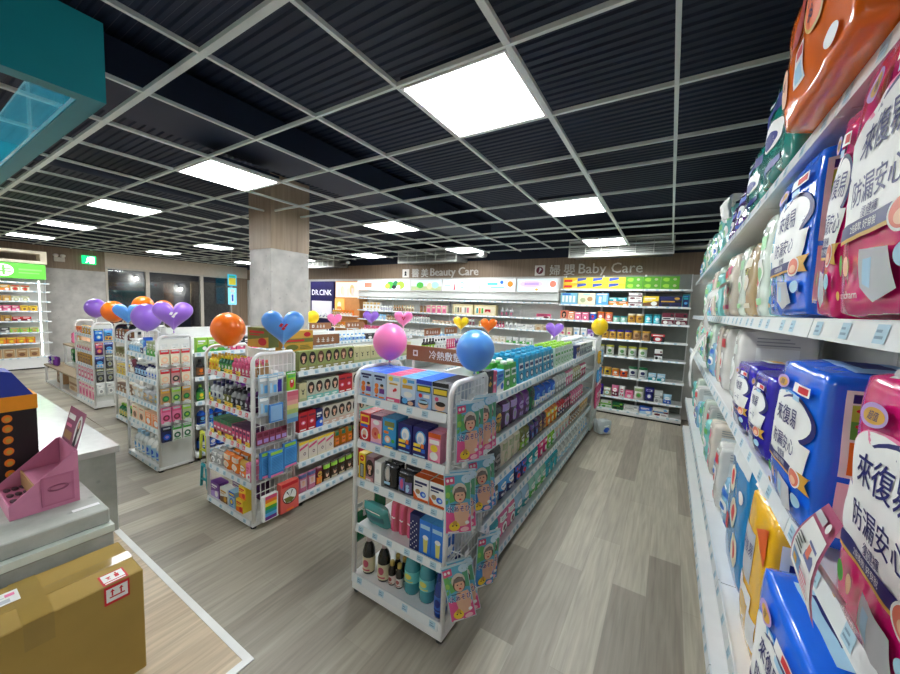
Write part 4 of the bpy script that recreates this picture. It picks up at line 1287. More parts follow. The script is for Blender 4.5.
pack('wrapped_bundle', 'clear plastic wrapped blue and white bundle', .24, .22, .2, (206, 214, 216), [('e', .5, .35, .3, .2, 'blue'), R_(.2, .6, .8, .7, 'white')], side=[('e', .4, .35, .26, .2, (40, 110, 200))], wr=.02, seed=9, name='wrapped_bundle', cat='bundle')
put('wrapped_bundle', (-.73, 5.52, 0.0), .9, 'on the floor by the far end unit')

# ---- category boards
def board(x, y, z, w, rz, text, label, h=.1):
    t = empty('category_sign', (x, y, z), rz)
    b = MB(); b.bbox(-w / 2, w / 2, -.006, .006, 0, h, mat((150, 98, 66), .5), .002); b.build('board', t)
    b = MB()
    fn = lambda u, v, off: ((u - .5) * w, -.006 - off, v * h)
    b.prints([R_(.1, .3, .1 + .4 * h / w, .7, 'white'), R_(.1 + .1 * h / w, .4, .1 + .3 * h / w, .6, (150, 98, 66))] + ([('t', text, .54, .5, .56, 'white', .62)] if isinstance(text, str) else [q for i in range(text) for q in (R_(.3 + .14 * i, .3, .3 + .14 * i + .09, .36, 'white'), R_(.3 + .14 * i, .48, .3 + .14 * i + .09, .53, 'white'), R_(.3 + .14 * i + .036, .26, .3 + .14 * i + .056, .72, 'white'))]), fn, w / h)
    b.build('lettering', t)
    b = MB(); b.box(-w / 2 + .04, -w / 2 + .06, .006, .012, -.16, h * .6, M_METAL); b.box(w / 2 - .06, w / 2 - .04, .006, .012, -.16, h * .6, M_METAL); b.build('stake', t)
    tag(t, label, 'category sign', 'brown category signs on the gondolas')
board(-1.22, 1.9, 1.385, .57, 0, '冷熱敷墊', 'brown category sign above the blue and white boxes of nearest end unit')
board(-2.873, 2.31, 1.335, .40, PI / 2, 4, 'brown category sign above the hair dye shelf')
board(-4.533, 3.6, 1.335, .40, PI / 2, 3, 'brown category sign on the gondola behind the column, near one')
board(-4.533, 4.30, 1.335, .42, PI / 2, 3, 'brown category sign on the gondola behind the column, far one')
board(-2.873, 4.2, 1.335, .40, PI / 2, 4, 'brown category sign behind the pink round balloon, on the hair dye run')
board(-2.873, 4.70, 1.335, .36, PI / 2, 3, 'brown category sign under the far yellow balloon')

# ---- second gondola end
XS, YS, LS = -3.255, 1.462, .655
Tb = lambda c, cap, c2, w=.05, h=.15: tube_kind(c, cap, c2, w, h)
Bt = lambda c, cap, lc, lc2, r=.03, h=.17, word='bottle', alpha=1.0: bottle_kind(c, cap, lc, lc2, r, h, word, alpha)
GE2 = 'second end unit'
row((XS, YS, 1.157), 0, LS, [(Bt('yellow', 'gold', 'yellow', 'orange', .024, .13), 3), (Bt('dgreen', 'yellow', 'green', 'white', .024, .13), 4), (Bt('rose', 'pink', 'rose', 'white', .024, .13), 5), (Bt('tan', 'salmon', 'tan', 'white', .024, .13), 1)], f'top shelf of {GE2}', gap=.002, rows=3)
row((XS, YS, .894), 0, LS, [(Bt('silver', 'navy', 'pale', 'navy', .032, .165), 3), (Bt('charcoal', 'silver', 'olive', 'white', .03, .16), 2), (Bt('grey', 'black', 'charcoal', 'silver', .032, .15), 3), (Bt('plum', 'purple', 'plum', 'silver', .03, .14), 2)], f'second shelf of {GE2}', gap=.003, rows=2)
carton('hair_colour_box', 'rose box with green top', .055, .06, .13, (176, 112, 120), [R_(0, .78, 1, 1, 'dgreen'), R_(.1, .3, .9, .7, 'rose'), R_(.2, .4, .8, .5, 'white'), ('e', .5, .2, .3, .1, 'maroon')], top='dgreen')
row((XS, YS, .629), 0, LS, [(Bt('blue', 'navy', 'sky', 'white', .03, .15), 1), ('hair_colour_box', 5), (B('plum', 'rose', 'white', .05, .06, .125, 2), 5)], f'third shelf of {GE2}', gap=.003, rows=2)
box_clear = Pk('pale', 'white', 'grey', .09, .06, .12, 0, 'clear pouch', None, .6)
row((XS, YS, .347), 0, LS, [(box_clear, 2), (Pk('orange', 'cream', 'peach', .12, .07, .15, 0), 2), (Pk('gold', 'orange', 'white', .1, .06, .14, 1), 1), (B('pink', 'white', 'rose', .06, .06, .14, 1), 1)], f'fourth shelf of {GE2}', gap=.006, rows=2)
row((XS, YS, .0575), 0, LS, [(B('purple', 'lilac', 'white', .13, .08, .13, 1), 1), (B('white', 'brown', 'gold', .12, .07, .12, 1), 1), (B('lightblue', 'blue', 'yellow', .09, .07, .13, 0), 1), (B('yellow', 'orange', 'red', .1, .07, .1, 1), 1)], f'plinth of {GE2}', gap=.02)
put(B('purple', 'lilac', 'white', .13, .08, .13, 1), (-3.07, 1.62, .0575), 0, 'rear of plinth of ' + GE2)
put(B('plum', 'purple', 'gold', .14, .1, .2, 3), (-2.915, 1.70, .0575), 0, 'rear of plinth of ' + GE2)
put(B('yellow', 'orange', 'red', .1, .07, .1, 1), (-2.80, 1.497 + .02, .159), 0, 'upper box on plinth of ' + GE2)
# hung goods on its wire side (wire at x = -2.585)
XG = -2.578
pouch('blister_blue', 'clear hang pack with navy stick', .085, .02, .15, (200, 214, 222), [R_(.35, .15, .75, .8, 'indigo'), R_(.1, .86, .9, .96, 'white')], 'lightblue', name='hanging_pack', cat='hang pack', alpha=.8)
pouch('blister_green', 'lime hang pack with red figure', .085, .02, .15, 'lime', [('e', .5, .5, .24, .24, 'red'), ('e', .5, .62, .1, .08, 'white'), R_(.1, .82, .9, .96, 'green')], 'green', name='hanging_pack', cat='hang pack')
pouch('blister_pale', 'pale hang pack with blue bristles', .085, .02, .15, (206, 218, 226), [R_(.15, .2, .4, .7, 'lightblue'), R_(.5, .2, .8, .6, 'sky'), R_(.1, .82, .9, .96, 'white')], 'lightblue', name='hanging_pack', cat='hang pack', alpha=.8)
carton('blue_comb_card', 'bright blue hanging card', .12, .02, .2, (60, 130, 200), [R_(.1, .86, .9, .98, 'lime'), R_(.08, .16, .92, .82, 'sky')] + [R_(.14, .2 + .06 * i, .86, .225 + .06 * i, (60, 130, 200)) for i in range(10)] + [R_(.08, .02, .92, .1, 'pink')], name='hanging_card', cat='hang pack')
carton('rainbow_card', 'rainbow striped hanging card', .12, .03, .2, 'white', [R_(.12, .04 + .135 * i, .9, .04 + .135 * (i + 1), c) for i, c in enumerate(('purple', 'sky', 'teal', 'green', 'yellow', 'orange', 'rose'))], name='hanging_card', cat='hang pack')
carton('rainbow_pale_card', 'tall rainbow shaded hanging card', .10, .02, .26, 'white', [R_(0, .14 * i, 1, .14 * (i + 1), c) for i, c in enumerate(((90, 140, 190), (140, 180, 190), (170, 190, 110), (214, 200, 130), (224, 160, 150), (214, 120, 130), (206, 96, 116)))], name='hanging_card', cat='hang pack')
carton('dryer_card', 'orange hanging box with round white dial', .16, .05, .24, 'coral', [('e', .5, .52, .4, .27, (90, 40, 30)), ('e', .5, .53, .36, .24, 'white'), ('p', [(.16, .5), (.5, .5), (.78, .4), (.6, .3), (.3, .32)], 'olive'), ('p', [(.5, .5), (.3, .68), (.36, .7)], 'charcoal'), ('p', [(.5, .5), (.66, .7), (.6, .72)], 'charcoal'), R_(.3, .04, .7, .1, 'orange'), R_(.06, .88, .94, .99, 'red')], name='hanging_card', cat='hang pack')
carton('blue_wire_card', 'small blue framed hanging card', .11, .015, .14, (70, 130, 200), [R_(.08, .08, .92, .92, (140, 180, 220))], name='hanging_card', cat='hang pack')
WG2 = 'wire side of second end unit'
for k, y, z, dx in (('blister_pale', 1.52, 1.02, 0), ('blister_pale', 1.58, 1.02, .02), ('blister_blue', 1.64, 1.02, .0), ('blister_green', 1.735, 1.02, .02), ('blister_pale', 1.52, .87, 0), ('blue_wire_card', 1.60, .82, .03), ('rainbow_pale_card', 1.735, .78, .03),
                    ('blue_comb_card', 1.535, .40, .02), ('blue_comb_card', 1.585, .40, .05), ('blue_comb_card', 1.715, .42, .03), ('rainbow_card', 1.545, .06, .03), ('dryer_card', 1.70, .06, .03)):
    put(k, (XG + .02 + dx, y, z), PI / 2, WG2, 'the near top')
carton('maroon_card', 'small maroon hanging card', .045, .01, .1, (150, 70, 96), [R_(.1, .1, .9, .4, 'lilac'), R_(.1, .6, .9, .9, 'maroon')], name='hanging_card', cat='hang pack')
for i in range(5):
    put('maroon_card', (XG + .012, 1.49 + .05 * i, .655), PI / 2, 'middle of the ' + WG2, 'the near post')

# ---- hair dye run (aisle side of the second gondola)
def dye(key, look, bg, band, hair='hair', w=.082, h=.17, skin='skin', low='white', name='carton'):
    a = w / h
    return carton(key, look, w, .06, h, bg, portrait(.5, .68, .34, a, hair, skin) + [R_(0, 0, 1, .26, band), R_(.1, .12, .7, .18, low), R_(.1, .04, .5, .09, low)], name=name)
dye('dye_olive', 'olive hair dye box with dark-haired portrait', (150, 160, 96), (146, 140, 84))
dye('dye_olive_brown', 'olive hair dye box with brown-haired portrait', (150, 160, 96), (146, 140, 84), 'hairb')
carton('lash_box', 'beige box with black wing mark', .07, .06, .16, (206, 198, 150), [('p', [(.2, .7), (.5, .6), (.8, .7), (.5, .5)], 'black'), R_(.4, .4, .6, .5, 'black'), R_(0, 0, 1, .2, 'sage')])
dye('dye_teal', 'mint-banded hair dye box with turned portrait', (190, 190, 170), (120, 190, 180), 'hair')
dye('dye_cream', 'cream hair dye box with wavy-haired portrait', (206, 196, 180), (214, 180, 160), 'hair')
carton('wing_box', 'cream box with black wing and gold base', .07, .06, .18, (220, 206, 160), [('p', [(.15, .62), (.5, .5), (.85, .62), (.5, .4)], 'black'), R_(.2, .74, .8, .86, 'gold'), R_(0, 0, 1, .3, 'beige')])
carton('red_dye', 'red box with white emblem', .08, .06, .17, (190, 36, 44), [('e', .5, .46, .26, .1, 'pink'), ('e', .5, .46, .12, .05, 'white'), R_(.1, .74, .9, .84, 'maroon'), R_(.1, .08, .8, .14, 'white')])
carton('pink_dye', 'white box with yellow top and red slanted words', .088, .06, .17, (226, 214, 200), [('p', [(0, .84), (1, .9), (1, 1), (0, 1)], 'yellow'), ('p', [(.05, .56), (.95, .74), (.95, .86), (.05, .68)], 'rose'), ('e', .6, .36, .14, .08, 'maroon'), ('e', .6, .36, .07, .04, 'white'), R_(0, 0, 1, .14, 'cream')])
pouch('amber_bottle', 'amber pouch with black cap print', .075, .05, .17, (190, 110, 30), [R_(.2, .7, .8, .98, 'dgreen'), R_(.2, .2, .8, .56, 'orange'), R_(.3, .36, .7, .44, 'brown')])
pouch('brown_dye', 'dark brown pouch with lime top', .085, .05, .17, (70, 50, 36), [R_(.06, .74, .94, .94, 'lime'), ('e', .5, .42, .2, .16, 'skin'), ('e', .5, .52, .24, .1, 'hair'), R_(.1, .08, .9, .2, 'beige')])
pouch('pink_card_pack', 'pink hang pack with pale blister', .085, .03, .17, (206, 120, 150), [R_(.14, .3, .86, .7, (220, 190, 196)), ('e', .5, .5, .2, .14, 'skin'), R_(0, .78, 1, .96, (80, 90, 140))])
L2 = [
    [('dye_olive', 2), ('dye_olive_brown', 1), ('dye_olive', 2), ('dye_olive_brown', 1), ('dye_olive', 1), ('lash_box', 12)],
    [('lash_box', 1), ('dye_teal', 4), ('red_dye', 2), ('dye_cream', 6)],
    [('red_dye', 2), (B('navy', 'blue', 'white', .07, .06, .16, 1), 1), ('dye_cream', 5), ('dye_teal', 4)],
    [('pink_dye', 4), ('amber_bottle', 3), ('brown_dye', 4)],
    [('pink_card_pack', 2), (Pk('maroon', 'orange', 'gold', .07, .05, .17, 1), 1), ('brown_dye', 5), ('red_dye', 4)],
]
for z, items, wn in zip(Z2, L2, ('top', 'second', 'third', 'fourth', 'bottom')):
    row((-2.56, 1.84, z - (.003 if wn == 'bottom' else .011)), PI / 2, 1.75 if wn == 'top' else .95, items, f'{wn} shelf of hair dye run', 'the near end', .004, .02, .003)
put(B('gold', 'olive', 'red', .3, .1, .18, 3), (-2.80, 1.95, 1.313), PI / 2, 'on top of the hair dye run')
put(B('olive', 'gold', 'red', .24, .1, .16, 1), (-2.86, 1.70, 1.362), .15, 'on top of second end unit')
# green bag hung on the hair dye end, teal bags at the third
pouch('green_mesh_bag', 'dark green hanging bag', .1, .05, .4, 'dgreen', [R_(.1, .1, .9, .4, (20, 90, 60))], name='hanging_bag', cat='bag', seed=4)
put('green_mesh_bag', (-1.585, 1.75, .30), -PI / 2, 'shadowed hook on the far side of nearest end unit', tilt=(0, 0))
pouch('green_mesh_bag_small', 'dark green folded hanging bag', .14, .05, .2, 'dgreen', [], name='hanging_bag', cat='bag', seed=7)
put('green_mesh_bag_small', (-1.585, 1.58, .24), -PI / 2, 'lower hook on the far side of nearest end unit')
def stool(key, look, c, w, h):
    def build():
        b = MB()
        for s in (-1, 1):
            b.tube([(s * w * .5, 0, .0), (s * w * .28, 0, h)], .012, mat(c, .4), 6)
        b.tube([(-w * .28, 0, h), (w * .28, 0, h)], .014, mat(c, .4), 6)
        b.tube([(-w * .42, 0, h * .35), (w * .42, 0, h * .35)], .01, mat(c, .4), 6)
        return b.build('folding_frame')
    return define(key, 'folding_frame', 'frame', look, w, .03, h, build)
stool('teal_frame', 'teal plastic A-shaped hanger leaning at the shelf foot', 'teal', .12, .2)
stool('lime_frame', 'yellow-green plastic A-shaped hanger above the teal one', (190, 196, 60), .13, .24)
peg(-1.545, 1.75, .703, -.05, 'white peg hook on the far side of nearest end unit, holding the long green bag')
peg(-1.545, 1.58, .443, -.05, 'white peg hook on the far side of nearest end unit, holding the folded green bag')
for k, z in (('teal_frame', .095), ('lime_frame', .345)):
    put(k, (-3.365, 1.46, z), 0, 'beside second end unit')
    peg(-3.288, 1.46, z + (.2 if k == 'teal_frame' else .24) + .014, -.08, f'white peg hook holding the {"teal" if k == "teal_frame" else "yellow-green"} hanger beside second end unit')

# ---- third gondola end: carded packs on its board, three columns by five rows
def carded(key, look, head, body, spot, spot2):
    return carton(key, look, .075, .025, .15, body, [R_(0, .72, 1, 1, head), R_(.1, .86, .9, .97, 'silver'), ('e', .5, .34, .38, .2, spot), ('e', .5, .34, .2, .1, spot2), R_(.1, .05, .9, .1, head)], name='hanging_pack', cat='hang pack')
carded('card_red', 'red-topped carded sponge pack', 'red', 'cream', 'peach', 'cream')
carded('card_red_dark', 'red-topped carded pack with dark sponge', 'red', (200, 150, 150), 'charcoal', 'beige')
carded('card_tan', 'tan carded pack with green oval', 'gold', 'tan', 'dgreen', 'green')
carded('card_lime', 'lime carded pack with green oval', 'lime', 'sage', 'dgreen', 'lime')
carded('card_pink', 'pink carded pack with rose oval', 'rose', 'pink', 'maroon', 'rose')
carded('card_white_green', 'white carded pack with green band', 'green', 'white', 'dgreen', 'white')
carded('card_black', 'black carded pack with blue oval', 'black', 'navy', 'blue', 'lilac')
GRID = [['card_red'] * 3, ['card_red', 'card_red_dark', 'card_red'], ['card_tan', 'card_lime', 'card_tan'], ['card_pink', 'card_pink', 'card_lime'], ['card_black', 'card_white_green', 'card_white_green']]
for i, rw in enumerate(GRID):
    for j, k in enumerate(rw):
        put(k, (-4.155, 1.475 + .088 * j, 1.08 - .192 * i), PI / 2, f'{ORD[i]} row down on the third end board', 'the near post')
        peg(-4.185, 1.475 + .088 * j, 1.245 - .192 * i, .05, f'white peg hook, {ORD[j]} of the {ORD[i]} row down on the third end board')
XS3, LS3 = -4.955, .74
GE3 = 'third end unit'
row((XS3, 1.445, 1.144), 0, LS3, [(Bt('pale', 'white', 'lightblue', 'sky', .03, .14), 4), (Pk('lightblue', 'navy', 'white', .1, .05, .15, 1), 1), (B('blue', 'white', 'sky', .06, .06, .18, 1), 1), (B('sage', 'green', 'white', .07, .06, .15, 1), 3)], f'top shelf of {GE3}', gap=.012)
row((XS3, 1.445, .909), 0, LS3, [(Pk('maroon', 'cream', 'white', .11, .05, .16, 1), 1), (Bt('navy', 'white', 'lightblue', 'navy', .03, .13), 4), (Bt('white', 'navy', 'pale', 'blue', .03, .14), 4)], f'second shelf of {GE3}', gap=.014)
row((XS3 + .02, 1.445, .654), 0, LS3, [(Pk('pale', 'beige', 'white', .14, .07, .13, 0), 2), (Pk('silver', 'grey', 'gold', .13, .07, .12, 1), 2), (Pk('lightblue', 'sage', 'gold', .1, .06, .12, 0), 1)], f'third shelf of {GE3}', gap=.012)
row((XS3 + .03, 1.445, .419), 0, LS3, [(B('cream', 'peach', 'brown', .16, .07, .15, 2), 2), (B('peach', 'orange', 'white', .17, .07, .14, 2), 2)], f'fourth shelf of {GE3}', gap=.014)
row((XS3 + .02, 1.45, .0475), 0, LS3, [(Bt('pale', 'lightblue', 'white', 'sky', .045, .24), 3), (Bt('white', 'pale', 'lightblue', 'blue', .055, .25), 4)], f'plinth of {GE3}', gap=.012)
L3 = [[(B('lime', 'green', 'white', .1, .06, .16, 1), 3), (B('charcoal', 'rose', 'white', .08, .06, .15, 1), 4)],
      [(Bt('black', 'charcoal', 'brown', 'orange', .035, .19), 3), (Bt('brown', 'orange', 'gold', 'white', .035, .18), 5)],
      [(Bt('dgreen', 'lime', 'green', 'yellow', .035, .18), 3), (Bt('purple', 'lilac', 'plum', 'white', .035, .18), 5)],
      [(Bt('blue', 'white', 'navy', 'sky', .04, .18), 4), (Bt('sky', 'white', 'blue', 'white', .04, .18), 4)], [(Bt('navy', 'blue', 'blue', 'white', .045, .19), 6)]]
aisle(-4.18, 1.78, 2.62, Z2, L3, 'run beside the column')
# far stretch behind the column: top shelf goods
row((-4.18, 3.3, Z2[0] - .011), PI / 2, 2.05, [(Bt('white', 'lime', 'yellow', 'green', .045, .12), 3), (Bt('pale', 'sky', 'lightblue', 'blue', .035, .11), 8), (B('charcoal', 'black', 'white', .16, .06, .1, 2), 2), (Bt('white', 'pale', 'mint', 'teal', .035, .12), 8)], 'top shelf behind the column', 'the near end', .01, .02)
# lesser goods along the top of the hair dye run, seen over the nearest gondola
row((-2.575, 3.62, Z2[0] - .011), PI / 2, 1.75, [(Bt('hair', 'black', 'lime', 'white', .03, .17), 4), (Bt('pale', 'black', 'white', 'grey', .03, .15), 4), (Tb('rose', 'magenta', 'white', .05, .14), 4), (Bt('purple', 'lilac', 'plum', 'white', .03, .13), 5), (B('teal', 'gold', 'cream', .09, .06, .14, 1), 4), (B('cream', 'sky', 'yellow', .09, .06, .15, 0), 3)], 'far top shelf of hair dye run', 'the near end', .008, .02)

# ---- fourth end and tower
GE4 = 'fourth end unit'
for z, items, wn in zip(G4['zs'], ([(Pk('brown', 'maroon', 'white', .11, .05, .15, 1), 5)], [(B('olive', 'cream', 'brown', .1, .06, .14, 1), 5)], [(B('yellow', 'cream', 'gold', .1, .06, .14, 0), 3), (B('tan', 'white', 'brown', .09, .06, .13, 2), 2)], [(B('brown', 'tan', 'white', .12, .06, .12, 1), 4)], [(Bt('dgreen', 'lime', 'sage', 'yellow', .04, .17), 6)]), ('top shelf', 'second shelf', 'third shelf', 'fourth shelf', 'plinth')):
    row((G4['xl'] + .02, G4['y0'] + .02, z - (.003 if wn == 'plinth' else .011)), 0, .62, items, f'{wn} of {GE4}', gap=.01)
row((G4['xl'] + .19, G4['y0'] + .05, 1.366), 0, .5, [(B('brown', 'cream', 'tan', .14, .1, .09, 1), 3)], 'on top of ' + GE4, gap=.01)
GE5 = 'slim tower'
for z, items, wn in zip(G5['zs'], ([(B('orange', 'white', 'red', .12, .06, .1, 1), 2), (Pk('gold', 'white', 'brown', .12, .05, .14, 0), 4)], [(B('cream', 'rose', 'white', .13, .06, .12, 1), 5)], [(B('gold', 'brown', 'tan', .12, .06, .15, 2), 5)], [(B('pale', 'rose', 'white', .14, .06, .2, 2), 5)], [(B('ivory', 'pink', 'rose', .15, .06, .22, 2), 5)]), ('top shelf', 'second shelf', 'third shelf', 'fourth shelf', 'plinth')):
    row((G5['xl'] + .02, G5['y0'] + .02, z - (.003 if wn == 'plinth' else .011)), 0, .8, items, f'{wn} of {GE5}', gap=.01)
TW = [Pk('blue', 'sky', 'white', .1, .03, .16, 0, 'pouch', 'dgreen'), Pk('sky', 'gold', 'navy', .1, .03, .16, 1, 'pouch', 'blue'), Pk('plum', 'rose', 'gold', .09, .03, .16, 0, 'pouch', 'red'), Pk('navy', 'silver', 'sky', .1, .03, .16, 1, 'pouch', 'blue'), Pk('charcoal', 'grey', 'olive', .09, .03, .18, 0, 'pouch', 'olive'), Pk('pale', 'white', 'grey', .1, .03, .2, 0, 'pouch', 'white')]
for i, rw in enumerate(((0, 1), (2, 3), (3, 4), (4, 4), (5, 5))):
    for j, k in enumerate(rw):
        put(TW[k], (-7.25, 1.77 + .11 * j, 1.04 - .21 * i), PI / 2, f'{ORD[i]} row down on the slim tower side', 'the near post')

# ---- baby care shelving on the rear wall (fronts at y = 6.64)
YBK = 6.665
def back(x0, L, z, items, wn, gap=.01, where='of baby care wall'):
    row((x0, YBK, z), 0, L, items, f'{wn} {where}', gap=gap)
carton('milk_crate_yellow', 'yellow case with red words', .235, .1, .095, (226, 190, 40), [R_(.06, .2, .66, .62, 'red'), ('p', [(.5, 0), (1, 0), (1, .6)], (250, 236, 120))])
carton('milk_crate_blue', 'yellow case with blue slanted words', .255, .1, .095, (226, 194, 46), [('p', [(.02, .3), (.6, .6), (.6, .95), (.02, .9)], (50, 80, 170)), R_(.6, .2, .9, .4, 'gold')])
carton('wipes_case', 'leaf green case of wipes', .25, .1, .1, (88, 160, 36), [('e', .3, .5, .2, .3, 'lime'), R_(.45, .3, .8, .6, (80, 160, 40)), ('e', .75, .55, .1, .2, 'sage')])
for q, wn in enumerate(('lower row on top', 'upper row on top')):
    back(-1.71, 2.0, 2.157 + .1 * q, [('milk_crate_yellow', 1), ('milk_crate_blue', 3), ('wipes_case', 3)], wn, .006)
carton('baby_blue_box', 'wide pale blue box of feeding cups', .29, .1, .21, (130, 196, 216), [('r', .08 + .22 * i, .2, .22 + .22 * i, .75, 'white') for i in range(4)] + [R_(.08, .82, .6, .94, 'blue'), R_(0, 0, 1, .1, 'sky')])
carton('baby_cream_box', 'wide cream box with green cups', .29, .1, .21, (226, 222, 190), [('e', .3, .4, .16, .2, 'sage'), ('e', .7, .5, .16, .2, 'tan'), R_(.3, .8, .7, .94, 'mint'), R_(0, 0, 1, .08, 'gold')])
carton('baby_bear_box', 'sky blue box with white bottle', .2, .1, .21, (86, 160, 210), [R_(.25, .2, .45, .7, 'white'), R_(.55, .3, .85, .8, 'lightblue'), R_(.1, .84, .9, .95, 'white')])
back(-1.74, 1.99, 1.872, [('baby_blue_box', 1), ('baby_cream_box', 1), ('baby_bear_box', 1), (B('orange', 'gold', 'white', .14, .08, .075, 1), 2), (B('white', 'maroon', 'grey', .2, .08, .11, 3), 1), (B('yellow', 'brown', 'white', .22, .09, .17, 1), 1), (B('navy', 'black', 'gold', .3, .1, .17, 3), 1), (B('teal', 'navy', 'sky', .09, .08, .2, 2), 1)], 'second shelf', .012)
put(B('white', 'maroon', 'grey', .2, .08, .11, 3), (-.525, 6.705, 1.983), 0, 'upper of two on second shelf of baby care wall')
for x in (-.86, -.72): put(B('aqua', 'teal', 'white', .13, .07, .06, 1), (x, 6.70, 1.949), 0, 'small pair on orange boxes, second shelf')
T = lambda c, lid, l2, r=.055, h=.155: jar_kind(c, lid, l2, r, h)
back(-1.73, 1.99, 1.592, [(B('salmon', 'peach', 'white', .13, .08, .17, 4), 1), (B('peach', 'orange', 'white', .1, .08, .16, 0), 1), (B('pink', 'rose', 'white', .11, .08, .15, 0), 2), (T('blue', 'white', 'red'), 1), (T('salmon', 'orange', 'white', .058, .17), 2), (T('mint', 'teal', 'white', .05, .11), 2), (T('gold', 'cream', 'brown'), 2), (T('aqua', 'teal', 'white'), 2), (B('maroon', 'white', 'black', .16, .08, .19, 3), 2)], 'third shelf', .014)
back(-1.72, 1.99, 1.302, [(B('beige', 'cream', 'rose', .1, .08, .15, 2), 2), (Pk('white', 'pale', 'sky', .11, .07, .16, 0), 2), (B('lilac', 'white', 'purple', .1, .07, .14, 1), 1), ('gap', .12), (T('gold', 'indigo', 'brown', .052, .16), 4), (T('tan', 'gold', 'brown', .06, .165), 2), (B('black', 'red', 'white', .19, .08, .13, 0), 1)], 'fourth shelf', .016)
def milk_tin(): return vessel('milk_tin', 'white milk tin with yellow lid and green print', [(.06, 0), (.062, .005), (.062, .16)], [(.064, .155), (.064, .178), (.06, .18)], (206, 210, 200), (206, 206, 60), (.02, .14, (210, 214, 206), (100, 150, 90)), name='tin', cat='tin')
milk_tin()
back(-1.2, 1.45, 1.012, [(Bt('white', 'pale', 'lightblue', 'sky', .05, .16), 1), ('milk_tin', 2), ('gap', .04), ('milk_tin', 3), ('gap', .08), (B('white', 'black', 'maroon', .11, .08, .17, 3), 1)], 'fifth shelf', .03)
back(-1.05, 1.3, .667, [(T('yellow', 'gold', 'navy', .055, .14), 2), (T('orange', 'gold', 'white', .055, .13), 1), (T('dorange', 'white', 'navy', .055, .13), 1), (T('pale', 'dgreen', 'navy', .065, .19), 2), (B('lightblue', 'teal', 'white', .11, .07, .12, 1), 2)], 'sixth shelf', .018)
back(-1.3, 1.55, .312, [(Pk('dteal', 'teal', 'white', .12, .08, .17, 1), 2), (Pk('indigo', 'purple', 'white', .13, .08, .19, 0), 1), (Pk('sage', 'white', 'mint', .12, .08, .15, 0), 1), (Pk('pink', 'maroon', 'white', .11, .08, .2, 1), 1), (Pk('white', 'pale', 'rose', .09, .07, .2, 1), 1), (B('rose', 'pink', 'white', .12, .08, .14, 2), 1), (Pk('white', 'sage', 'green', .15, .09, .22, 0), 1), (Pk('navy', 'indigo', 'white', .14, .09, .24, 0), 1), (B('pale', 'grey', 'white', .11, .08, .2, 3), 1), (Pk('lightblue', 'blue', 'white', .12, .08, .16, 1), 1)], 'seventh shelf', .008)
back(-1.2, 1.45, .0975, [(B('lilac', 'sky', 'purple', .12, .08, .11, 1), 1), (B('lime', 'green', 'white', .12, .08, .11, 1), 1), (B('white', 'green', 'lime', .17, .08, .13, 3), 1), (B('dgreen', 'black', 'lime', .17, .08, .12, 3), 1), (B('pale', 'white', 'grey', .22, .09, .1, 3), 1), (B('blue', 'lightblue', 'white', .18, .09, .12, 1), 1), (B('white', 'maroon', 'sky', .22, .09, .13, 3), 1)], 'bottom shelf', .014)

# ---- beauty shelving
def beauty(x0, L, z, items, wn, gap=.012): back(x0, L, z, items, wn, gap, 'of beauty wall')
Bs = lambda c, cap, l, l2, r=.03, h=.15: Bt(c, cap, l, l2, r, h)
carton('gift_set', 'cream and gold gift set box', .5, .1, .22, (206, 190, 140), [R_(.06, .1, .94, .86, (230, 222, 190))] + [R_(.12 + .12 * i, .2, .2 + .12 * i, .7, c) for i, c in enumerate(('sage', 'charcoal', 'tan', 'white', 'grey', 'rose'))])
carton('gift_set_red', 'cream gift set box with red bow', .5, .1, .22, (206, 190, 140), [R_(.06, .1, .94, .86, (226, 216, 186))] + [R_(.1 + .12 * i, .2, .18 + .12 * i, .7, c) for i, c in enumerate(('teal', 'orange', 'green'))] + [('p', [(.5, .3), (.75, .6), (.75, .3), (.5, .6)], 'red')])
beauty(-6.75, 2.3, 1.592, [(B('white', 'beige', 'gold', .1, .08, .2, 0), 5), (Bs('white', 'silver', 'pale', 'lilac'), 5), (Bs('tan', 'gold', 'brown', 'cream'), 4), (Bs('cream', 'gold', 'beige', 'brown'), 4)], 'upper shelf, far part', .02)
beauty(-4.95, 1.1, 1.592, [(Tb('brown', 'gold', 'tan', .08, .16), 2), (B('cream', 'pink', 'rose', .12, .08, .18, 2), 4)], 'upper shelf, middle part', .02)
beauty(-4.05, 2.3, 1.592, [('gift_set', 1), ('gift_set_red', 1), ('gap', .06), (Bs('silver', 'white', 'grey', 'rose', .035, .18), 3), ('gap', .45), (B('rose', 'white', 'maroon', .26, .08, .09, 1), 1)], 'upper shelf, near part', .03)
beauty(-6.75, 2.6, 1.362, [(B('lilac', 'purple', 'white', .1, .07, .14, 1), 4), (B('pale', 'sky', 'lightblue', .1, .07, .14, 0), 3), (Bs('brown', 'white', 'tan', 'cream'), 8), (Bs('white', 'rose', 'pale', 'grey', .028, .17), 10)], 'second shelf, far part', .014)
beauty(-4.6, 1.4, 1.362, [(T('ivory', 'peach', 'tan', .045, .07), 5), (Bs('white', 'rose', 'maroon', 'grey', .026, .17), 8)], 'second shelf, middle part', .018)
beauty(-3.4, 1.65, 1.362, [(B('gold', 'yellow', 'white', .09, .07, .11, 0), 3), (Bs('maroon', 'red', 'rose', 'white', .026, .14), 4), (Bs('white', 'silver', 'pale', 'grey', .04, .15), 3), (B('white', 'pale', 'grey', .16, .07, .1, 3), 2), (B('cream', 'beige', 'tan', .13, .07, .12, 2), 3)], 'second shelf, near part', .014)
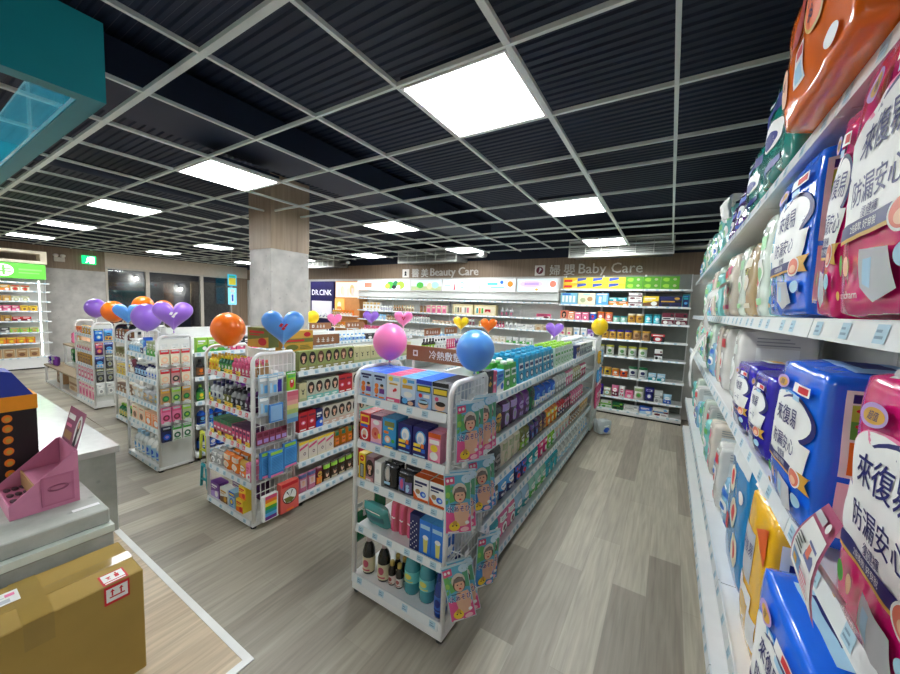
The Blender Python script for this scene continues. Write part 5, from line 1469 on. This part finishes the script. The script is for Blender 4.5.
beauty(-6.75, 5.0, 1.072, [(B('rose', 'white', 'pink', .11, .07, .13, 1), 6), (B('white', 'pale', 'grey', .14, .07, .12, 3), 8), (Bs('pale', 'white', 'lightblue', 'sky', .03, .14), 10), (B('cream', 'white', 'beige', .12, .07, .12, 0), 8), (B('pale', 'green', 'white', .12, .07, .13, 1), 4)], 'third shelf', .02)
# brand stands
for i in range(6):
    put(Bs('white', 'silver', 'pale', 'indigo', .03, .12), (-8.85 + .15 * i, 6.70, 1.331), 0, 'shelf of the navy stand')
for z, wn in ((1.42, 'upper'), (1.1, 'middle'), (.8, 'lower')):
    row((-7.86, 6.60, z + .001), 0, .86, [(Bs('gold', 'white', 'tan', 'cream', .035, .16), 4), (B('orange', 'white', 'gold', .1, .07, .14, 1), 5)], f'{wn} shelf of the orange stand', gap=.015)

# ---- medicine shelving on the far wall (fronts to +X at x = -12.1)
MED = [
    [(B('cream', 'salmon', 'white', .13, .08, .12, 1), 6), (B('gold', 'orange', 'white', .14, .08, .13, 1), 1), (B('ivory', 'tan', 'red', .13, .08, .13, 0), 2)],
    [(B('navy', 'rose', 'white', .11, .07, .1, 1), 4), (B('tan', 'gold', 'cream', .12, .07, .12, 2), 4), (B('white', 'sage', 'cream', .12, .07, .11, 0), 5)],
    [(B('maroon', 'navy', 'white', .11, .07, .1, 1), 3), (B('sage', 'green', 'white', .12, .07, .1, 0), 3), (B('rose', 'pink', 'white', .11, .07, .12, 1), 3), (B('gold', 'yellow', 'brown', .12, .07, .12, 0), 3)],
    [(B('salmon', 'red', 'cream', .14, .07, .09, 1), 4), (B('gold', 'brown', 'cream', .12, .07, .13, 2), 3), (B('red', 'maroon', 'white', .13, .07, .1, 1), 4)],
    [(B('brown', 'tan', 'cream', .13, .07, .12, 2), 4), (B('charcoal', 'grey', 'white', .12, .07, .12, 1), 3), (B('lime', 'sage', 'gold', .13, .07, .11, 0), 4)],
    [(B('pink', 'rose', 'white', .14, .07, .12, 1), 5), (B('orange', 'gold', 'yellow', .13, .07, .14, 0), 4), (B('tan', 'brown', 'red', .12, .07, .12, 2), 3)],
    [(B('green', 'lime', 'red', .12, .08, .15, 1), 3), (B('red', 'maroon', 'white', .12, .08, .16, 0), 2), (B('beige', 'tan', 'brown', .17, .09, .2, 2), 4), (B('gold', 'brown', 'tan', .12, .08, .18, 1), 2)],
]
for z, items, wn in zip([1.75, 1.53, 1.315, 1.09, .84, .60, .28], MED, ('top', 'second', 'third', 'fourth', 'fifth', 'sixth', 'bottom')):
    row((-12.115, .62, z - (.003 if wn == 'bottom' else .009)), PI / 2, 1.36, items, f'{wn} shelf of medicine wall', 'the counter end', .01, .03)
# goods on the crate shelves
put(B('tan', 'brown', 'beige', .4, .3, .26, 2), (-9.75, 1.97, .0315), 0, 'inside lower crate, closed cube')
pk_kraft = B('beige', 'tan', 'brown', .7, .3, .24, 3)
put(pk_kraft, (-8.72, 1.95, .0315), 0, 'inside lower crate, tray cube')
put(Pk('indigo', 'lilac', 'white', .2, .1, .16, 1), (-10.12, 1.80, .361), .0, 'on lower crate shelf')
put(Pk('purple', 'grey', 'white', .24, .1, .18, 0), (-9.86, 1.80, .361), 0, 'on lower crate shelf')
put(Pk('dgreen', 'green', 'white', .26, .12, .3, 0), (-9.78, 2.06, .392), 0, 'inside upper crate')
put(Pk('magenta', 'rose', 'peach', .5, .12, .3, 1), (-9.2, 2.06, .392), 0, 'inside upper crate')
put(Pk('peach', 'gold', 'white', .34, .14, .34, 0), (-9.2, 2.05, .771), 0, 'on top of upper crate shelf')
put(Pk('pink', 'rose', 'white', .12, .1, .22, 0), (-9.75, 2.05, .771), 0, 'on top of upper crate shelf')

# ---- diaper shelving: packs front to -X, rz = -90 degrees (local +X side shows towards the camera)
NV = (24, 26, 104)
def badge(main, acc, cap1='來復易', cap2='防漏安心', cap3='復健褲'):
    return [
        ('e', .47, .655, .45, .165, acc), ('e', .42, .66, .38, .15, 'white'), ('e', .62, .655, .36, .155, NV), ('e', .60, .66, .325, .13, 'white'), ('e', .30, .65, .22, .115, 'white'),
        ('p', [(.06, .56), (.96, .54), (.9, .36), (.74, .30), (.2, .30), (.08, .38)], 'white'), ('e', .5, .46, .43, .13, 'white'),
        ('t', cap1, .50, .66, .125, NV, .74), ('t', cap2, .5, .475, .105, NV, .8), ('t', cap3, .48, .385, .045, NV, .4),
        R_(.12, .29, .84, .345, 'gold'), R_(.12, .305, .8, .36, NV), ('t', '2倍柔軟 好穿脫', .44, .332, .034, 'white', .6),
        ('p', [(.82, .28), (1.0, .26), (.95, .315), (1.0, .37), (.82, .37)], 'gold'), ('e', .8, .315, .1, .062, 'white'), ('e', .8, .315, .085, .052, 'salmon'), ('e', .8, .30, .05, .026, 'peach'),
        ('p', [(.45, .24), (.72, .22), (.76, .08), (.56, .04), (.42, .1)], 'silver'), ('p', [(.48, .2), (.56, .2), (.54, .09), (.46, .11)], 'lightblue'), ('e', .84, .18, .07, .04, 'lightblue'),
        ('e', .2, .2, .035, .045, 'green'), ('e', .3, .19, .03, .04, 'peach'),
        ('e', .14, .075, .03, .02, 'gold'), ('t', 'unicharm', .3, .075, .03, 'white', .24),
        ('e', .33, .87, .13, .045, 'lilac'), ('e', .34, .868, .095, .03, 'gold'), ('t', '超值', .34, .868, .034, NV, .15),
        R_(.6, .84, .9, .9, 'white'), R_(.72, .85, .88, .89, 'red'), R_(.64, .79, .78, .825, 'lightblue'),
    ]
def guide(a=.12):
    g = [R_(.12, .44, .92, .93, 'white'), R_(.16, .86, .88, .91, NV), R_(.16, .66, .88, .85, (178, 196, 70)), R_(.16, .66, .88, .76, (90, 160, 60)), R_(.45, .68, .72, .75, 'dgreen'), ('e', .22, .82, .04, .012, 'red'), ('e', .22, .735, .04, .012, 'red'),
         R_(.16, .46, .88, .645, 'orange'), R_(.2, .6, .6, .615, 'red'), R_(.2, .53, .7, .545, 'red'), R_(.34, .475, .66, .515, 'tan'),
         R_(.12, .08, .92, .41, (240, 196, 208)), R_(.2, .37, .8, .385, 'red')] + lines(.2, .1, .86, .35, 8, (120, 90, 130), .35) + [R_(.55, .24, .8, .33, 'white')]
    k = (.92 - a) / .8
    return [(q[0], a + (q[1] - .12) * k, q[2], a + (q[3] - .12) * k, q[4], q[5]) if q[0] == 'r' else (q[0], a + (q[1] - .12) * k, *q[2:]) for q in g]
MAG, BLU, IND = (224, 16, 116), (14, 106, 236), (50, 36, 172)
top_print = [R_(.15, .2, .85, .6, 'lightblue'), R_(.25, .3, .7, .5, NV)]
pack('pink_pack', 'magenta diaper pack with white emblem and navy words', .38, .24, .43, MAG, badge(MAG, 'pink'), guide(), [R_(.2, .2, .8, .5, 'pink')], seed=2, rd=.05)
pack('pink_pack_flap', 'magenta diaper pack with torn open white top flap', .33, .24, .39, MAG, badge(MAG, 'pink'), guide(), [], flap=((226, 226, 224), .7, .012), seed=5, rd=.05)
pack('pink_pack_slim', 'slim magenta diaper pack', .13, .24, .41, MAG, badge(MAG, 'pink'), guide(), seed=7, rd=.04)
pack('blue_pack', 'bright blue diaper pack with green and orange guide on its side', .44, .30, .42, BLU, badge(BLU, 'sky'), guide(.02), top_print, seed=3, rd=.045)
pack('blue_pack_low', 'bright blue diaper pack, squat, guide on its side', .345, .30, .36, BLU, badge(BLU, 'sky'), guide(.1), top_print, seed=11, rd=.045)
pack('indigo_pack', 'indigo diaper pack with white emblem', .295, .26, .28, IND, badge(IND, 'lilac', '來復易', 'ガード', '安心'), [R_(.3, .8, .5, .84, 'white')], [R_(.1, .3, .6, .7, 'pale'), R_(.2, .4, .5, .6, 'gold')], seed=4)
pack('orange_pack', 'orange diaper pack lying with its emblem sideways', .50, .30, .30, (250, 114, 14), [R_(.36, .14, .5, .42, 'white'), R_(.38, .16, .48, .28, 'lightblue'), R_(.4, .32, .49, .4, 'red'), ('e', .19, .28, .09, .15, 'peach'), ('t', '超薄', .19, .28, .09, 'maroon', .15), ('e', .64, .56, .13, .22, 'gold'), ('e', .64, .56, .115, .195, (240, 104, 14)), ('t', 'NO.1', .65, .62, .12, NV, .19), ('t', '88', .61, .48, .09, NV, .16), ('p', [(.28, .5), (.4, .5), (.46, .97), (.36, .97)], (176, 30, 10)), ('e', .9, .8, .07, .12, NV), ('e', .9, .8, .058, .1, 'white'), ('e', .84, .1, .06, .06, 'white')],
     [R_(.2, .2, .8, .4, 'white')], flap=((226, 226, 226), .6, .03), seed=6, wr=.009, rd=.05)
pack('yellow_pack', 'yellow diaper pack with white torn label flap', .34, .26, .56, (244, 184, 20), [R_(.1, .45, .6, .8, 'silver'), ('t', '來復易', .36, .66, .1, NV, .4), R_(.6, .1, .9, .3, 'white'), R_(.1, .3, .7, .4, 'white'), ('p', [(.6, .85), (.95, .95), (.95, .7)], 'dorange')], [R_(.1, .55, .7, .9, 'white'), R_(.2, .7, .5, .8, NV), R_(.2, .2, .8, .45, 'dorange')], flap=((236, 232, 224), .8, .05), seed=9)
pack('cyan_pack', 'cyan baby diaper pack with white and red badges', .44, .26, .6, (40, 140, 206), [('e', .35, .74, .14, .11, 'cream'), ('e', .36, .75, .06, .07, 'red'), ('e', .55, .5, .15, .12, 'cream'), ('e', .56, .5, .07, .07, 'red'), ('e', .75, .26, .16, .13, 'cream'), ('e', .76, .27, .07, .07, 'red'), R_(.2, .28, .34, .4, 'red'), ('e', .2, .6, .06, .04, 'white'), ('e', .8, .7, .08, .05, 'white'), R_(0, .9, 1, 1, 'pale')], [R_(.1, .1, .9, .4, 'teal')] + lines(.1, .5, .9, .9, 9, 'white', .3), seed=12)
def pale_pack(key, look, base, acc, w, d, h, seed, s2='white', wr=.012):
    return pack(key, look, w, d, h, base, [R_(.18, .68, .82, .82, acc), ('e', .5, .45, .3, .14, s2), ('e', .45, .42, .18, .08, acc), R_(.2, .1, .8, .17, acc), R_(.25, .86, .6, .9, s2)], [R_(.2, .2, .5, .36, acc), R_(.2, .5, .8, .8, s2)] + lines(.2, .82, .8, .95, 3, 'grey', .3), seed=seed, wr=wr, name='diaper_pack')
pale_pack('pp_teal', 'pale teal wrapped pack', (120, 196, 206), (30, 140, 180), .16, .26, .40, 21)
pale_pack('pp_mint', 'white and mint wrapped pack', (214, 224, 210), (150, 206, 150), .2, .28, .41, 22)
pale_pack('pp_white', 'white wrapped pack with small red mark', (226, 224, 218), 'red', .24, .28, .40, 23, 'white')
pale_pack('pp_beige', 'brown paper-wrapped pack with white front', (176, 152, 110), 'cream', .3, .3, .38, 24, (236, 226, 210))
pale_pack('pp_cream', 'cream wrapped pack with rose print', (228, 216, 200), 'rose', .26, .28, .4, 25)
pale_pack('pp_aqua', 'aqua wrapped pack with green band', (130, 210, 206), (90, 180, 90), .28, .28, .33, 26)
pale_pack('pp_purple', 'purple wrapped pack with blue corner', (92, 40, 130), (60, 90, 200), .3, .28, .24, 27)
pale_pack('pp_dteal', 'deep teal wrapped pack with white back label', (20, 130, 120), (40, 50, 130), .44, .3, .33, 28)
pale_pack('pp_sky', 'sky blue wrapped pack', (150, 200, 230), (40, 110, 200), .28, .28, .26, 29)
pale_pack('pp_blackw', 'black wrapped pack with silver front', (24, 24, 30), (196, 200, 206), .34, .3, .36, 30)
pale_pack('pp_stack', 'tall stack pack of white pads with red mark', (226, 224, 218), (206, 214, 206), .22, .34, .40, 31)
def onR(key, y, front, z, where, yaw=0.0, tilt=None):
    p = PROTO[key]
    return put(key, (front - .012 + p['d'] / 2, y, z), -PI / 2 + yaw, where, 'the near end', tilt)
RS = 'diaper shelving'
Zt, Zu, Zm, Zl, Zp = [z + .002 for z in ZR]
# top of the shelving
wn = 'on top of ' + RS
onR('pp_blackw', .62, .30, Zt, wn)
onR('orange_pack', 1.10, .205, Zt, wn, .0)
onR('pp_dteal', 1.70, .255, Zt, wn, .03)
onR('pp_dteal', 2.16, .27, Zt, wn, .04).scale.z = .8
onR('pp_purple', 2.64, .29, Zt, wn, .08)
onR('pp_purple', 3.05, .30, Zt, wn)
onR('pp_aqua', 3.40, .30, Zt, wn)
onR('pp_aqua', 3.74, .29, Zt, wn)
for i, k in enumerate(('pp_sky', 'pp_aqua', 'pp_aqua', 'pp_mint', 'pp_aqua', 'pp_sky')):
    onR(k, 4.1 + .36 * i, .30, Zt, wn, .03)
# upper shelf
wn = 'upper shelf of ' + RS
onR('pink_pack', .80, .255, Zu, wn, -.03)
onR('pink_pack_slim', 1.085, .275, Zu, wn, .0, (0, .1))
onR('blue_pack', 1.425, .275, Zu, wn, .0)
seq = ['pp_teal', 'pp_mint', 'pp_white', 'pp_beige', 'pp_mint', 'pp_cream', 'pp_white', 'pp_aqua', 'pp_mint', 'pp_cream', 'pp_sky', 'pp_aqua', 'pp_white', 'pp_aqua', 'pp_mint']
def fill(seq, y, front, z, wn, yend=6.25, gap=.015, sz=1.0):
    for k in seq:
        w = PROTO[k]['w']
        if y + w > yend:
            break
        onR(k, y + w / 2, front + RND.uniform(-.015, .03), z, wn, RND.uniform(-.06, .06)).scale.z = sz
        y += w + gap
fill(seq, 1.68, .31, Zu, wn)
# middle shelf
wn = 'middle shelf of ' + RS
onR('pink_pack_flap', .675, .258, Zm, wn, -.02)
onR('indigo_pack', .80, .504, Zm, 'rear row, ' + wn)
onR('blue_pack_low', 1.15, .262, Zm, wn, .02)
onR('indigo_pack', 1.60, .275, Zm, wn)
onR('indigo_pack', 1.91, .27, Zm, wn, .05)
fill(['pp_stack', 'pp_stack', 'pp_white', 'pp_cream', 'pp_sky', 'pp_mint', 'pp_aqua', 'pp_white', 'pp_mint', 'pp_sky', 'pp_aqua', 'pp_cream', 'pp_mint', 'pp_aqua'], 2.32, .30, Zm, wn)
# lower shelf
wn = 'lower shelf of ' + RS
onR('pink_pack_flap', .77, .262, Zl, wn, .0)
onR('blue_pack', 1.18, .29, Zl, wn, .03).scale.z = 1.12
onR('yellow_pack', 1.63, .315, Zl, wn, .03)
onR('cyan_pack', 2.08, .32, Zl, wn, .02)
fill(['pp_sky', 'pp_white', 'pp_sky', 'pp_cream', 'pp_aqua', 'pp_white', 'pp_mint', 'pp_aqua', 'pp_sky', 'pp_white', 'pp_aqua', 'pp_mint', 'pp_aqua'], 2.4, .32, Zl, wn)
# plinth
wn = 'plinth of ' + RS
fill(['pp_sky', 'pp_white', 'pp_blackw', 'pp_sky', 'pp_cream', 'pp_mint', 'pp_aqua', 'pp_dteal', 'pp_aqua', 'pp_mint', 'pp_aqua', 'pp_dteal', 'pp_aqua'], 1.75, .36, Zp, wn, sz=.88)
# loose white plastic hanging out of opened packs
def flap_sheet(y, x, z, w, ln, label, seed, out=.12):
    b = MB()
    b.sheet(lambda u, v: (x - out * math.sin(v * 2.2) + noise.noise(Vector((u * 4, v * 4, seed))) * .03, y + (u - .5) * w * (1 - .4 * v) + noise.noise(Vector((u * 3, v * 3, seed + 7))) * .03, z - ln * v + .05 * math.sin(v * 3)), 10, 12, mat((226, 228, 224), .25, coat=.4, vary=.02))
    o = b.build('plastic_flap')
    tag(o, label, 'plastic wrapping')
flap_sheet(3.0, .30, 1.98, .3, .34, 'loose white plastic flap hanging over the upper shelf lip', 2, .1)
flap_sheet(2.34, .245, 2.34, .26, .10, 'crumpled white plastic flap on the top edge beside the purple pack', 5, .05)
flap_sheet(3.9, .27, 1.60, .4, .5, 'drooping clear plastic flap low on the far diaper shelving', 8, .08)

# shelf talker card on the middle lip
t = empty('shelf_talker', (.206, .74, 1.40))
b = MB()
TL, TR, BL_, BR = Vector((.0, -.055, .098)), Vector((-.006, -.125, .10)), Vector((0, .07, -.055)), Vector((.004, -.045, -.095))
def tk(u, v, off=0):
    p = BL_.lerp(BR, u).lerp(TL.lerp(TR, u), v)
    return (p.x - .012 * math.sin(v * PI) - off, p.y, p.z)
b.sheet(lambda u, v: tk(u, v), 6, 8, mat((176, 84, 116), .4))
b.build('card', t)
b = MB()
b.prints([R_(.07, .05, .93, .80, 'white'), R_(.5, .45, .84, .66, (110, 120, 170)), R_(.54, .5, .68, .62, 'salmon'), R_(.14, .16, .48, .36, (110, 150, 200)), R_(.2, .2, .34, .3, 'gold')] + lines(.14, .42, .46, .62, 4, 'charcoal', .4) + lines(.54, .14, .86, .36, 4, 'rose', .4) + [R_(.1, .86, .62, .93, 'silver'), ('e', .8, .9, .09, .045, 'white')], lambda u, v, off: tk(u, v, off), .75, fine=6, base=.001, step=.0002)
b.build('card_print', t)
b = MB(); b.tube([(.0, .0, .0), (.045, .0, -.07)], .004, mat('pale', .3), 6); b.build('clip', t)
tag(t, 'pink-bordered shelf talker card clipped before the magenta pack', 'shelf card')

# ---- pink counter display
t = empty('counter_display', (-2.605, .41, .651))
PKM = mat((204, 128, 158), .5)
PKD = mat((184, 104, 136), .5)
hx, y0, y1 = -.33, -.115, .125
def prism(pts, xa, xb, m):
    b = MB()
    n = len(pts)
    b.add([(xa, p[0], p[1]) for p in pts] + [(xb, p[0], p[1]) for p in pts], [tuple(range(n)), tuple(range(2 * n - 1, n - 1, -1))] + [(i, i + n, (i + 1) % n + n, (i + 1) % n) for i in range(n)], m)
    return b
side = [(y0, 0), (y1, 0), (y1, .27), (y1 - .015, .27), (y0, .07)]
prism(side, -.006, 0, PKM).build('side_panel', t)
prism(side, hx, hx + .006, PKM).build('side_panel', t)
b = MB(); b.box(hx + .006, -.006, y1 - .006, y1, 0, .275, PKM); b.build('back_panel', t)
b = MB(); b.box(hx + .006, -.006, y0, y0 + .005, 0, .07, PKM); b.build('front_lip', t)
b = MB(); b.box(hx + .006, -.006, y0 + .005, y1 - .006, 0, .05, PKD); b.build('tray_floor', t)
b = MB(); b.box(hx + .006, -.006, -.03, -.024, .05, .13, mat('tan', .6)); b.box(hx + .006, -.006, -.024, .115, .118, .124, PKM); b.build('divider', t)
b = MB()
for i in range(4):
    for s in range(3):
        x = hx + .05 + .085 * s
        b.lathe([(.02, .0), (.022, .003)], mat((70, 36, 50), .6), 10, 0, 0)
        n = 20
        b.v[-n:] = [(p[0] * 1.3 + x, p[1] * .6 + y0 + .03 + .028 * i, p[2] + .051) for p in b.v[-n:]]
b.build('slot_row', t)
b = MB(); b.box(.0, .004, -.01, .105, .02, .17, PKD)
b.prints([R_(.08, .06, .92, .94, (190, 112, 142))], lambda u, v, off: (.004 + off, -.01 + .115 * u, .02 + .15 * v), .8)
for e in (1.0, .8):
    b.tube([(.006, .048 + .036 * e * math.cos(a * PI / 10), .105 + .016 * e * math.sin(a * PI / 10)) for a in range(21)], .0012, mat((150, 74, 108), .5), 5)
b.build('side_flap', t)
b = MB()
hd = lambda u, v, off=0: (hx + .03 + .28 * u, y1 - .004 + .05 * v - off, .25 + .2 * v)
b.add([hd(0, 0), hd(1, 0), hd(1, 1), hd(0, 1)], [(0, 1, 2, 3)], mat((150, 84, 112), .45))
b.prints([('e', .78, .5, .16, .4, 'white'), ('e', .78, .6, .07, .2, 'hairb'), ('e', .78, .66, .045, .1, 'skin'), ('p', [(.7, .1), (.86, .1), (.82, .5), (.74, .5)], 'charcoal'), R_(.08, .7, .5, .84, 'white'), R_(.08, .5, .42, .58, 'pink'), R_(.1, .2, .55, .4, 'tan')], lambda u, v, off: hd(u, v, off), 1.6)
b.add([hd(1, .95), hd(0, .95), (hx + .03, y1 + .16, .30), (hx + .31, y1 + .16, .30)], [(0, 1, 2, 3)], mat((120, 92, 66), .6))
b.build('header_card', t)
tag(t, 'dusty pink empty cardboard display box with slanted sides on the counter', 'display box')

# black dotted display on the counter
t = empty('dotted_display', (-2.98, .36, .651))
b = MB(); b.box(-.2, 0, -.2, .10, 0, .45, mat((30, 24, 24), .45)); b.build('body', t)
b = MB()
b.prints([('e', u, v, .062, .048, 'orange') for v in (.1, .24, .38, .52, .66, .8, .92) for u in (.1, .36, .64)] + [('e', u, v, .034, .026, 'gold') for v in (.1, .24, .38, .52, .66, .8, .92) for u in (.1, .36, .64)], lambda u, v, off: (.0005 + off, -.2 + .3 * u, .45 * v), .67)
b.build('dot_print', t)
b = MB(); b.box(-.2, .004, -.2, .104, .45, .53, mat((240, 150, 20), .45)); b.build('orange_band', t)
b = MB(); b.add([(-.19, -.2, .53), (0, -.2, .53), (0, .09, .53), (-.19, .09, .53), (-.19, -.2, .72), (0, -.2, .72), (0, .02, .66), (-.19, .02, .66)], [(0, 3, 2, 1), (0, 1, 5, 4), (1, 2, 6, 5), (2, 3, 7, 6), (3, 0, 4, 7), (4, 5, 6, 7)], mat((36, 58, 160), .45)); b.build('blue_header', t)
tag(t, 'black display box with orange dots, orange band and blue header', 'display box')
for i in range(3):
    put(Bt('blue', 'navy', 'blue', 'sky', .06, .22), (-5.75 - .02 * i, .30 + .15 * i, .651), 0, 'end of the shiny second counter', 'the counter edge')

# ---- big cardboard box on the floor
t = empty('cardboard_box', (-1.985, .6, 0), -.015)
KR = mat((166, 136, 66), .7, vary=.06, scale=5)
KT = mat((154, 126, 60), .35, coat=.3)
b = MB(); b.bbox(-.335, 0, -.62, 0, 0, .49, KR, .004); b.build('body', t)
b = MB(); b.box(-.208, -.138, -.62, .0012, .4905, .4912, KT); b.box(-.208, -.138, .0006, .0014, .40, .4905, KT); b.build('packing_tape', t)
b = MB(); b.box(-.335, -.002, -.36, -.28, .4913, .4918, KT); b.box(.0005, .0012, -.36, -.28, .38, .4905, KT); b.build('cross_tape', t)
b = MB(); b.prints([R_(0, 0, 1, 1, 'white'), R_(.04, .1, .45, .55, 'grey'), R_(.52, .1, .9, .4, 'silver'), R_(.86, .55, .96, .8, 'pink')] + lines(.5, .5, .85, .9, 3, 'silver', .4), lambda u, v, off: (-.19 - .09 * v + .0, -.60 + .26 * u, .4922 + off), 2.5); b.build('shipping_label', t)
b = MB()
def st(u, v, off):
    s = .16 * v
    return (0.0008 + off, -.13 + .085 * u, .425 + s - .0) if s < .068 else (-(s - .068), -.13 + .085 * u, .4908 + off)
b.prints([R_(0, 0, 1, .42, 'red'), R_(.08, .06, .92, .36, 'white')], lambda u, v, off: (0.0008 + off, -.135 + .085 * u, .40 + .2 * v), 1)
b.prints([R_(.2, .14, .8, .17, 'red'), R_(.28, .18, .34, .3, 'red'), R_(.62, .18, .68, .3, 'red'), ('p', [(.22, .28), (.4, .28), (.31, .34)], 'red'), ('p', [(.56, .28), (.74, .28), (.65, .34)], 'red')], lambda u, v, off: (0.0008 + off, -.135 + .085 * u, .40 + .2 * v), 1, base=.002)
b.prints([R_(0, 0, 1, .8, 'red'), R_(.08, .2, .92, .74, 'white'), R_(.1, .06, .9, .14, 'white'), R_(.56, .3, .72, .54, 'red'), R_(.61, .54, .67, .66, 'red'), ('p', [(.2, .5), (.42, .5), (.31, .36)], 'red'), R_(.24, .3, .38, .34, 'red')], lambda u, v, off: (-.002 - .11 * v, -.135 + .085 * u, .4908 + off), .8)
b.build('fragile_sticker', t)
tag(t, 'brown cardboard box with red fragile sticker on the floor by the counter', 'cardboard box')

# ---- balloons
def balloon(x, y, z, d, col, heart, label, stick_to, mark=None):
    t = empty('balloon', (x, y, z), math.atan2(-x, y) if heart else math.atan2(-x, y) * .5)
    m = mat(col, .3, coat=.2, vary=.02, sss=.6)
    b = MB()
    if heart:
        N, S = 40, 9
        pts = []
        for k in range(N):
            a = 2 * PI * k / N
            pts.append((16 * math.sin(a) ** 3 / 34 * d, (13 * math.cos(a) - 5 * math.cos(2 * a) - 2 * math.cos(3 * a) - math.cos(4 * a)) / 34 * d))
        vs, fs = [], []
        for sgn in (-1, 1):
            o = len(vs)
            for s in range(S + 1):
                q = 1 - (s / S)
                q = math.sin(q * PI / 2)
                for (px, pz) in pts:
                    vs.append((px * q, sgn * d * .27 * (max(0, 1 - q ** 2.4)) ** .5, pz * q + .02 * d * (1 - q)))
            for s in range(S):
                for k in range(N):
                    k2 = (k + 1) % N
                    fs.append((o + s * N + k, o + s * N + k2, o + (s + 1) * N + k2, o + (s + 1) * N + k))
        b.add(vs, fs, m, True)
        low = -.5 * d
        if mark:
            fn = lambda u, v, off: ((u - .5) * d * .24, -d * .27 * (max(0, 1 - (((u - .5) * .5) ** 2 + ((v - .5) * .5) ** 2) ** 1.2)) ** .5 - .004 - off, (v - .5) * d * .24 - .02 * d)
            b.prints([('p', [(.3, .3), (.55, .2), (.7, .45), (.5, .55)], mark), ('p', [(.1, .6), (.35, .5), (.5, .8), (.3, .9)], mark), ('p', [(.5, .56), (.7, .5), (.95, .8), (.75, .85)], mark)], fn, 1)
    else:
        prof = []
        for k in range(15):
            a = PI * k / 14
            zz = -math.cos(a)
            rr = math.sin(a) * (1 - .12 * max(0, -zz) ** 1.5)
            prof.append((max(.004, rr * d * .5), zz * d * .55))
        b.lathe(prof, m, 24)
        low = -.55 * d
        if mark:
            fn = lambda u, v, off: ((u - .5) * d * .3, -(d * .5 + .001 + off) * (1 - ((u - .5) * .3) ** 2 - ((v - .5) * .3) ** 2), (v - .5) * d * .3 + .02)
    b.build('envelope', t)
    b = MB(); b.lathe([(.011, low - .018), (.004, low - .004), (.006, low + .004)], m, 10); b.build('knot', t)
    zb = stick_to - z
    b = MB(); b.tube([(0, 0.004, zb), (0, .004, low - .012)], .0035, M_WHITE, 6); b.lathe([(.004, low - .03), (.016, low - .016), (.012, low - .012)], M_WHITE, 10, 0, .004); b.build('stick', t)
    tag(t, label, 'balloon', 'balloons on sticks along the gondolas')
PU, OR_, BL, PKB, YE = (150, 104, 206), (246, 122, 20), (92, 156, 226), (246, 130, 186), (244, 206, 20)
balloon(-7.40, 1.79, 1.53, .26, PU, 0, 'round purple balloon farthest off, above the slim tower', 1.28)
balloon(-6.50, 1.75, 1.51, .265, OR_, 0, 'round orange balloon beside the far purple one', 1.32)
balloon(-5.75, 1.68, 1.53, .30, BL, 1, 'blue heart balloon half hidden by the round purple one', 1.33)
balloon(-6.10, 1.95, 1.60, .25, OR_, 0, 'orange balloon peeping above the blue heart, nearer the tower', 1.35)
balloon(-6.45, 2.30, 1.55, .25, OR_, 0, 'orange balloon peeping between round purple and heart purple balloons', 1.30)
balloon(-4.80, 1.56, 1.515, .27, PU, 0, 'round purple balloon on the third end unit', 1.33)
balloon(-4.18, 1.57, 1.576, .345, PU, 1, 'purple heart balloon with white mark on the third end unit', 1.379, 'white')
balloon(-3.15, 1.57, 1.49, .26, OR_, 0, 'round orange balloon on the second end unit', 1.33)
balloon(-2.585, 1.70, 1.553, .33, BL, 1, 'blue heart balloon with red mark on the second end unit', 1.362, 'red')
balloon(-6.08, 4.64, 1.44, .24, YE, 0, 'small yellow balloon just past the column', 1.28)
balloon(-4.93, 4.20, 1.465, .26, PKB, 1, 'pink heart balloon nearer the column', 1.18)
balloon(-4.575, 4.72, 1.52, .29, PU, 1, 'purple heart balloon before the beauty wall, between two pink hearts', 1.302)
balloon(-3.20, 3.94, 1.565, .275, PKB, 1, 'pink heart balloon directly above the round pink one', 1.18, 'red')
balloon(-1.50, 1.72, 1.515, .215, PKB, 0, 'round pink balloon above the blue boxes of the nearest end unit', 1.372)
balloon(-.925, 1.785, 1.508, .218, BL, 0, 'round blue balloon at the corner of the nearest gondola', 1.222)
balloon(-2.9, 5.05, 1.50, .27, YE, 1, 'yellow balloon above the hair dye run end', 1.315)
balloon(-2.565, 5.39, 1.48, .29, OR_, 1, 'orange heart balloon before the beauty wall beside the yellow one', 1.18)
balloon(-1.42, 5.2, 1.48, .27, PU, 1, 'purple heart balloon over the far part of the long gondola', 1.3)
balloon(-.89, 5.70, 1.536, .235, YE, 0, 'round yellow balloon at the far end of the long gondola', 1.382)

# hanging banners by the window
t = empty('hanging_banner', (-12.55, 6.40, 1.55))
b = MB(); b.box(-.012, .012, -.14, .14, .62, 1.0, mat((40, 160, 190), .4, emit=.5)); b.prints([R_(.1, .1, .9, .7, (236, 220, 60)), R_(.15, .75, .85, .9, (90, 200, 120))], lambda u, v, off: (.012 + off, -.14 + .28 * u, .62 + .38 * v), .74, base=.001); b.build('upper_sign', t)
b = MB(); b.box(-.012, .012, -.13, .13, 0, .56, mat((120, 196, 226), .4, emit=.5)); b.prints([('e', .5, .82, .3, .12, 'white'), R_(.3, .12, .7, .66, 'white'), R_(.4, .2, .6, .6, 'blue')], lambda u, v, off: (.012 + off, -.13 + .26 * u, .56 * v), .46, base=.001); b.build('lower_sign', t)
b = MB(); b.tube([(0, 0, 1.0), (0, 0, 1.76)], .006, M_BAR, 6); b.tube([(0, 0, .56), (0, 0, .62)], .006, M_BAR, 6); b.build('hanger', t)
tag(t, 'pair of small blue and yellow hanging signs before the dark window', 'banner')

finish_labels()
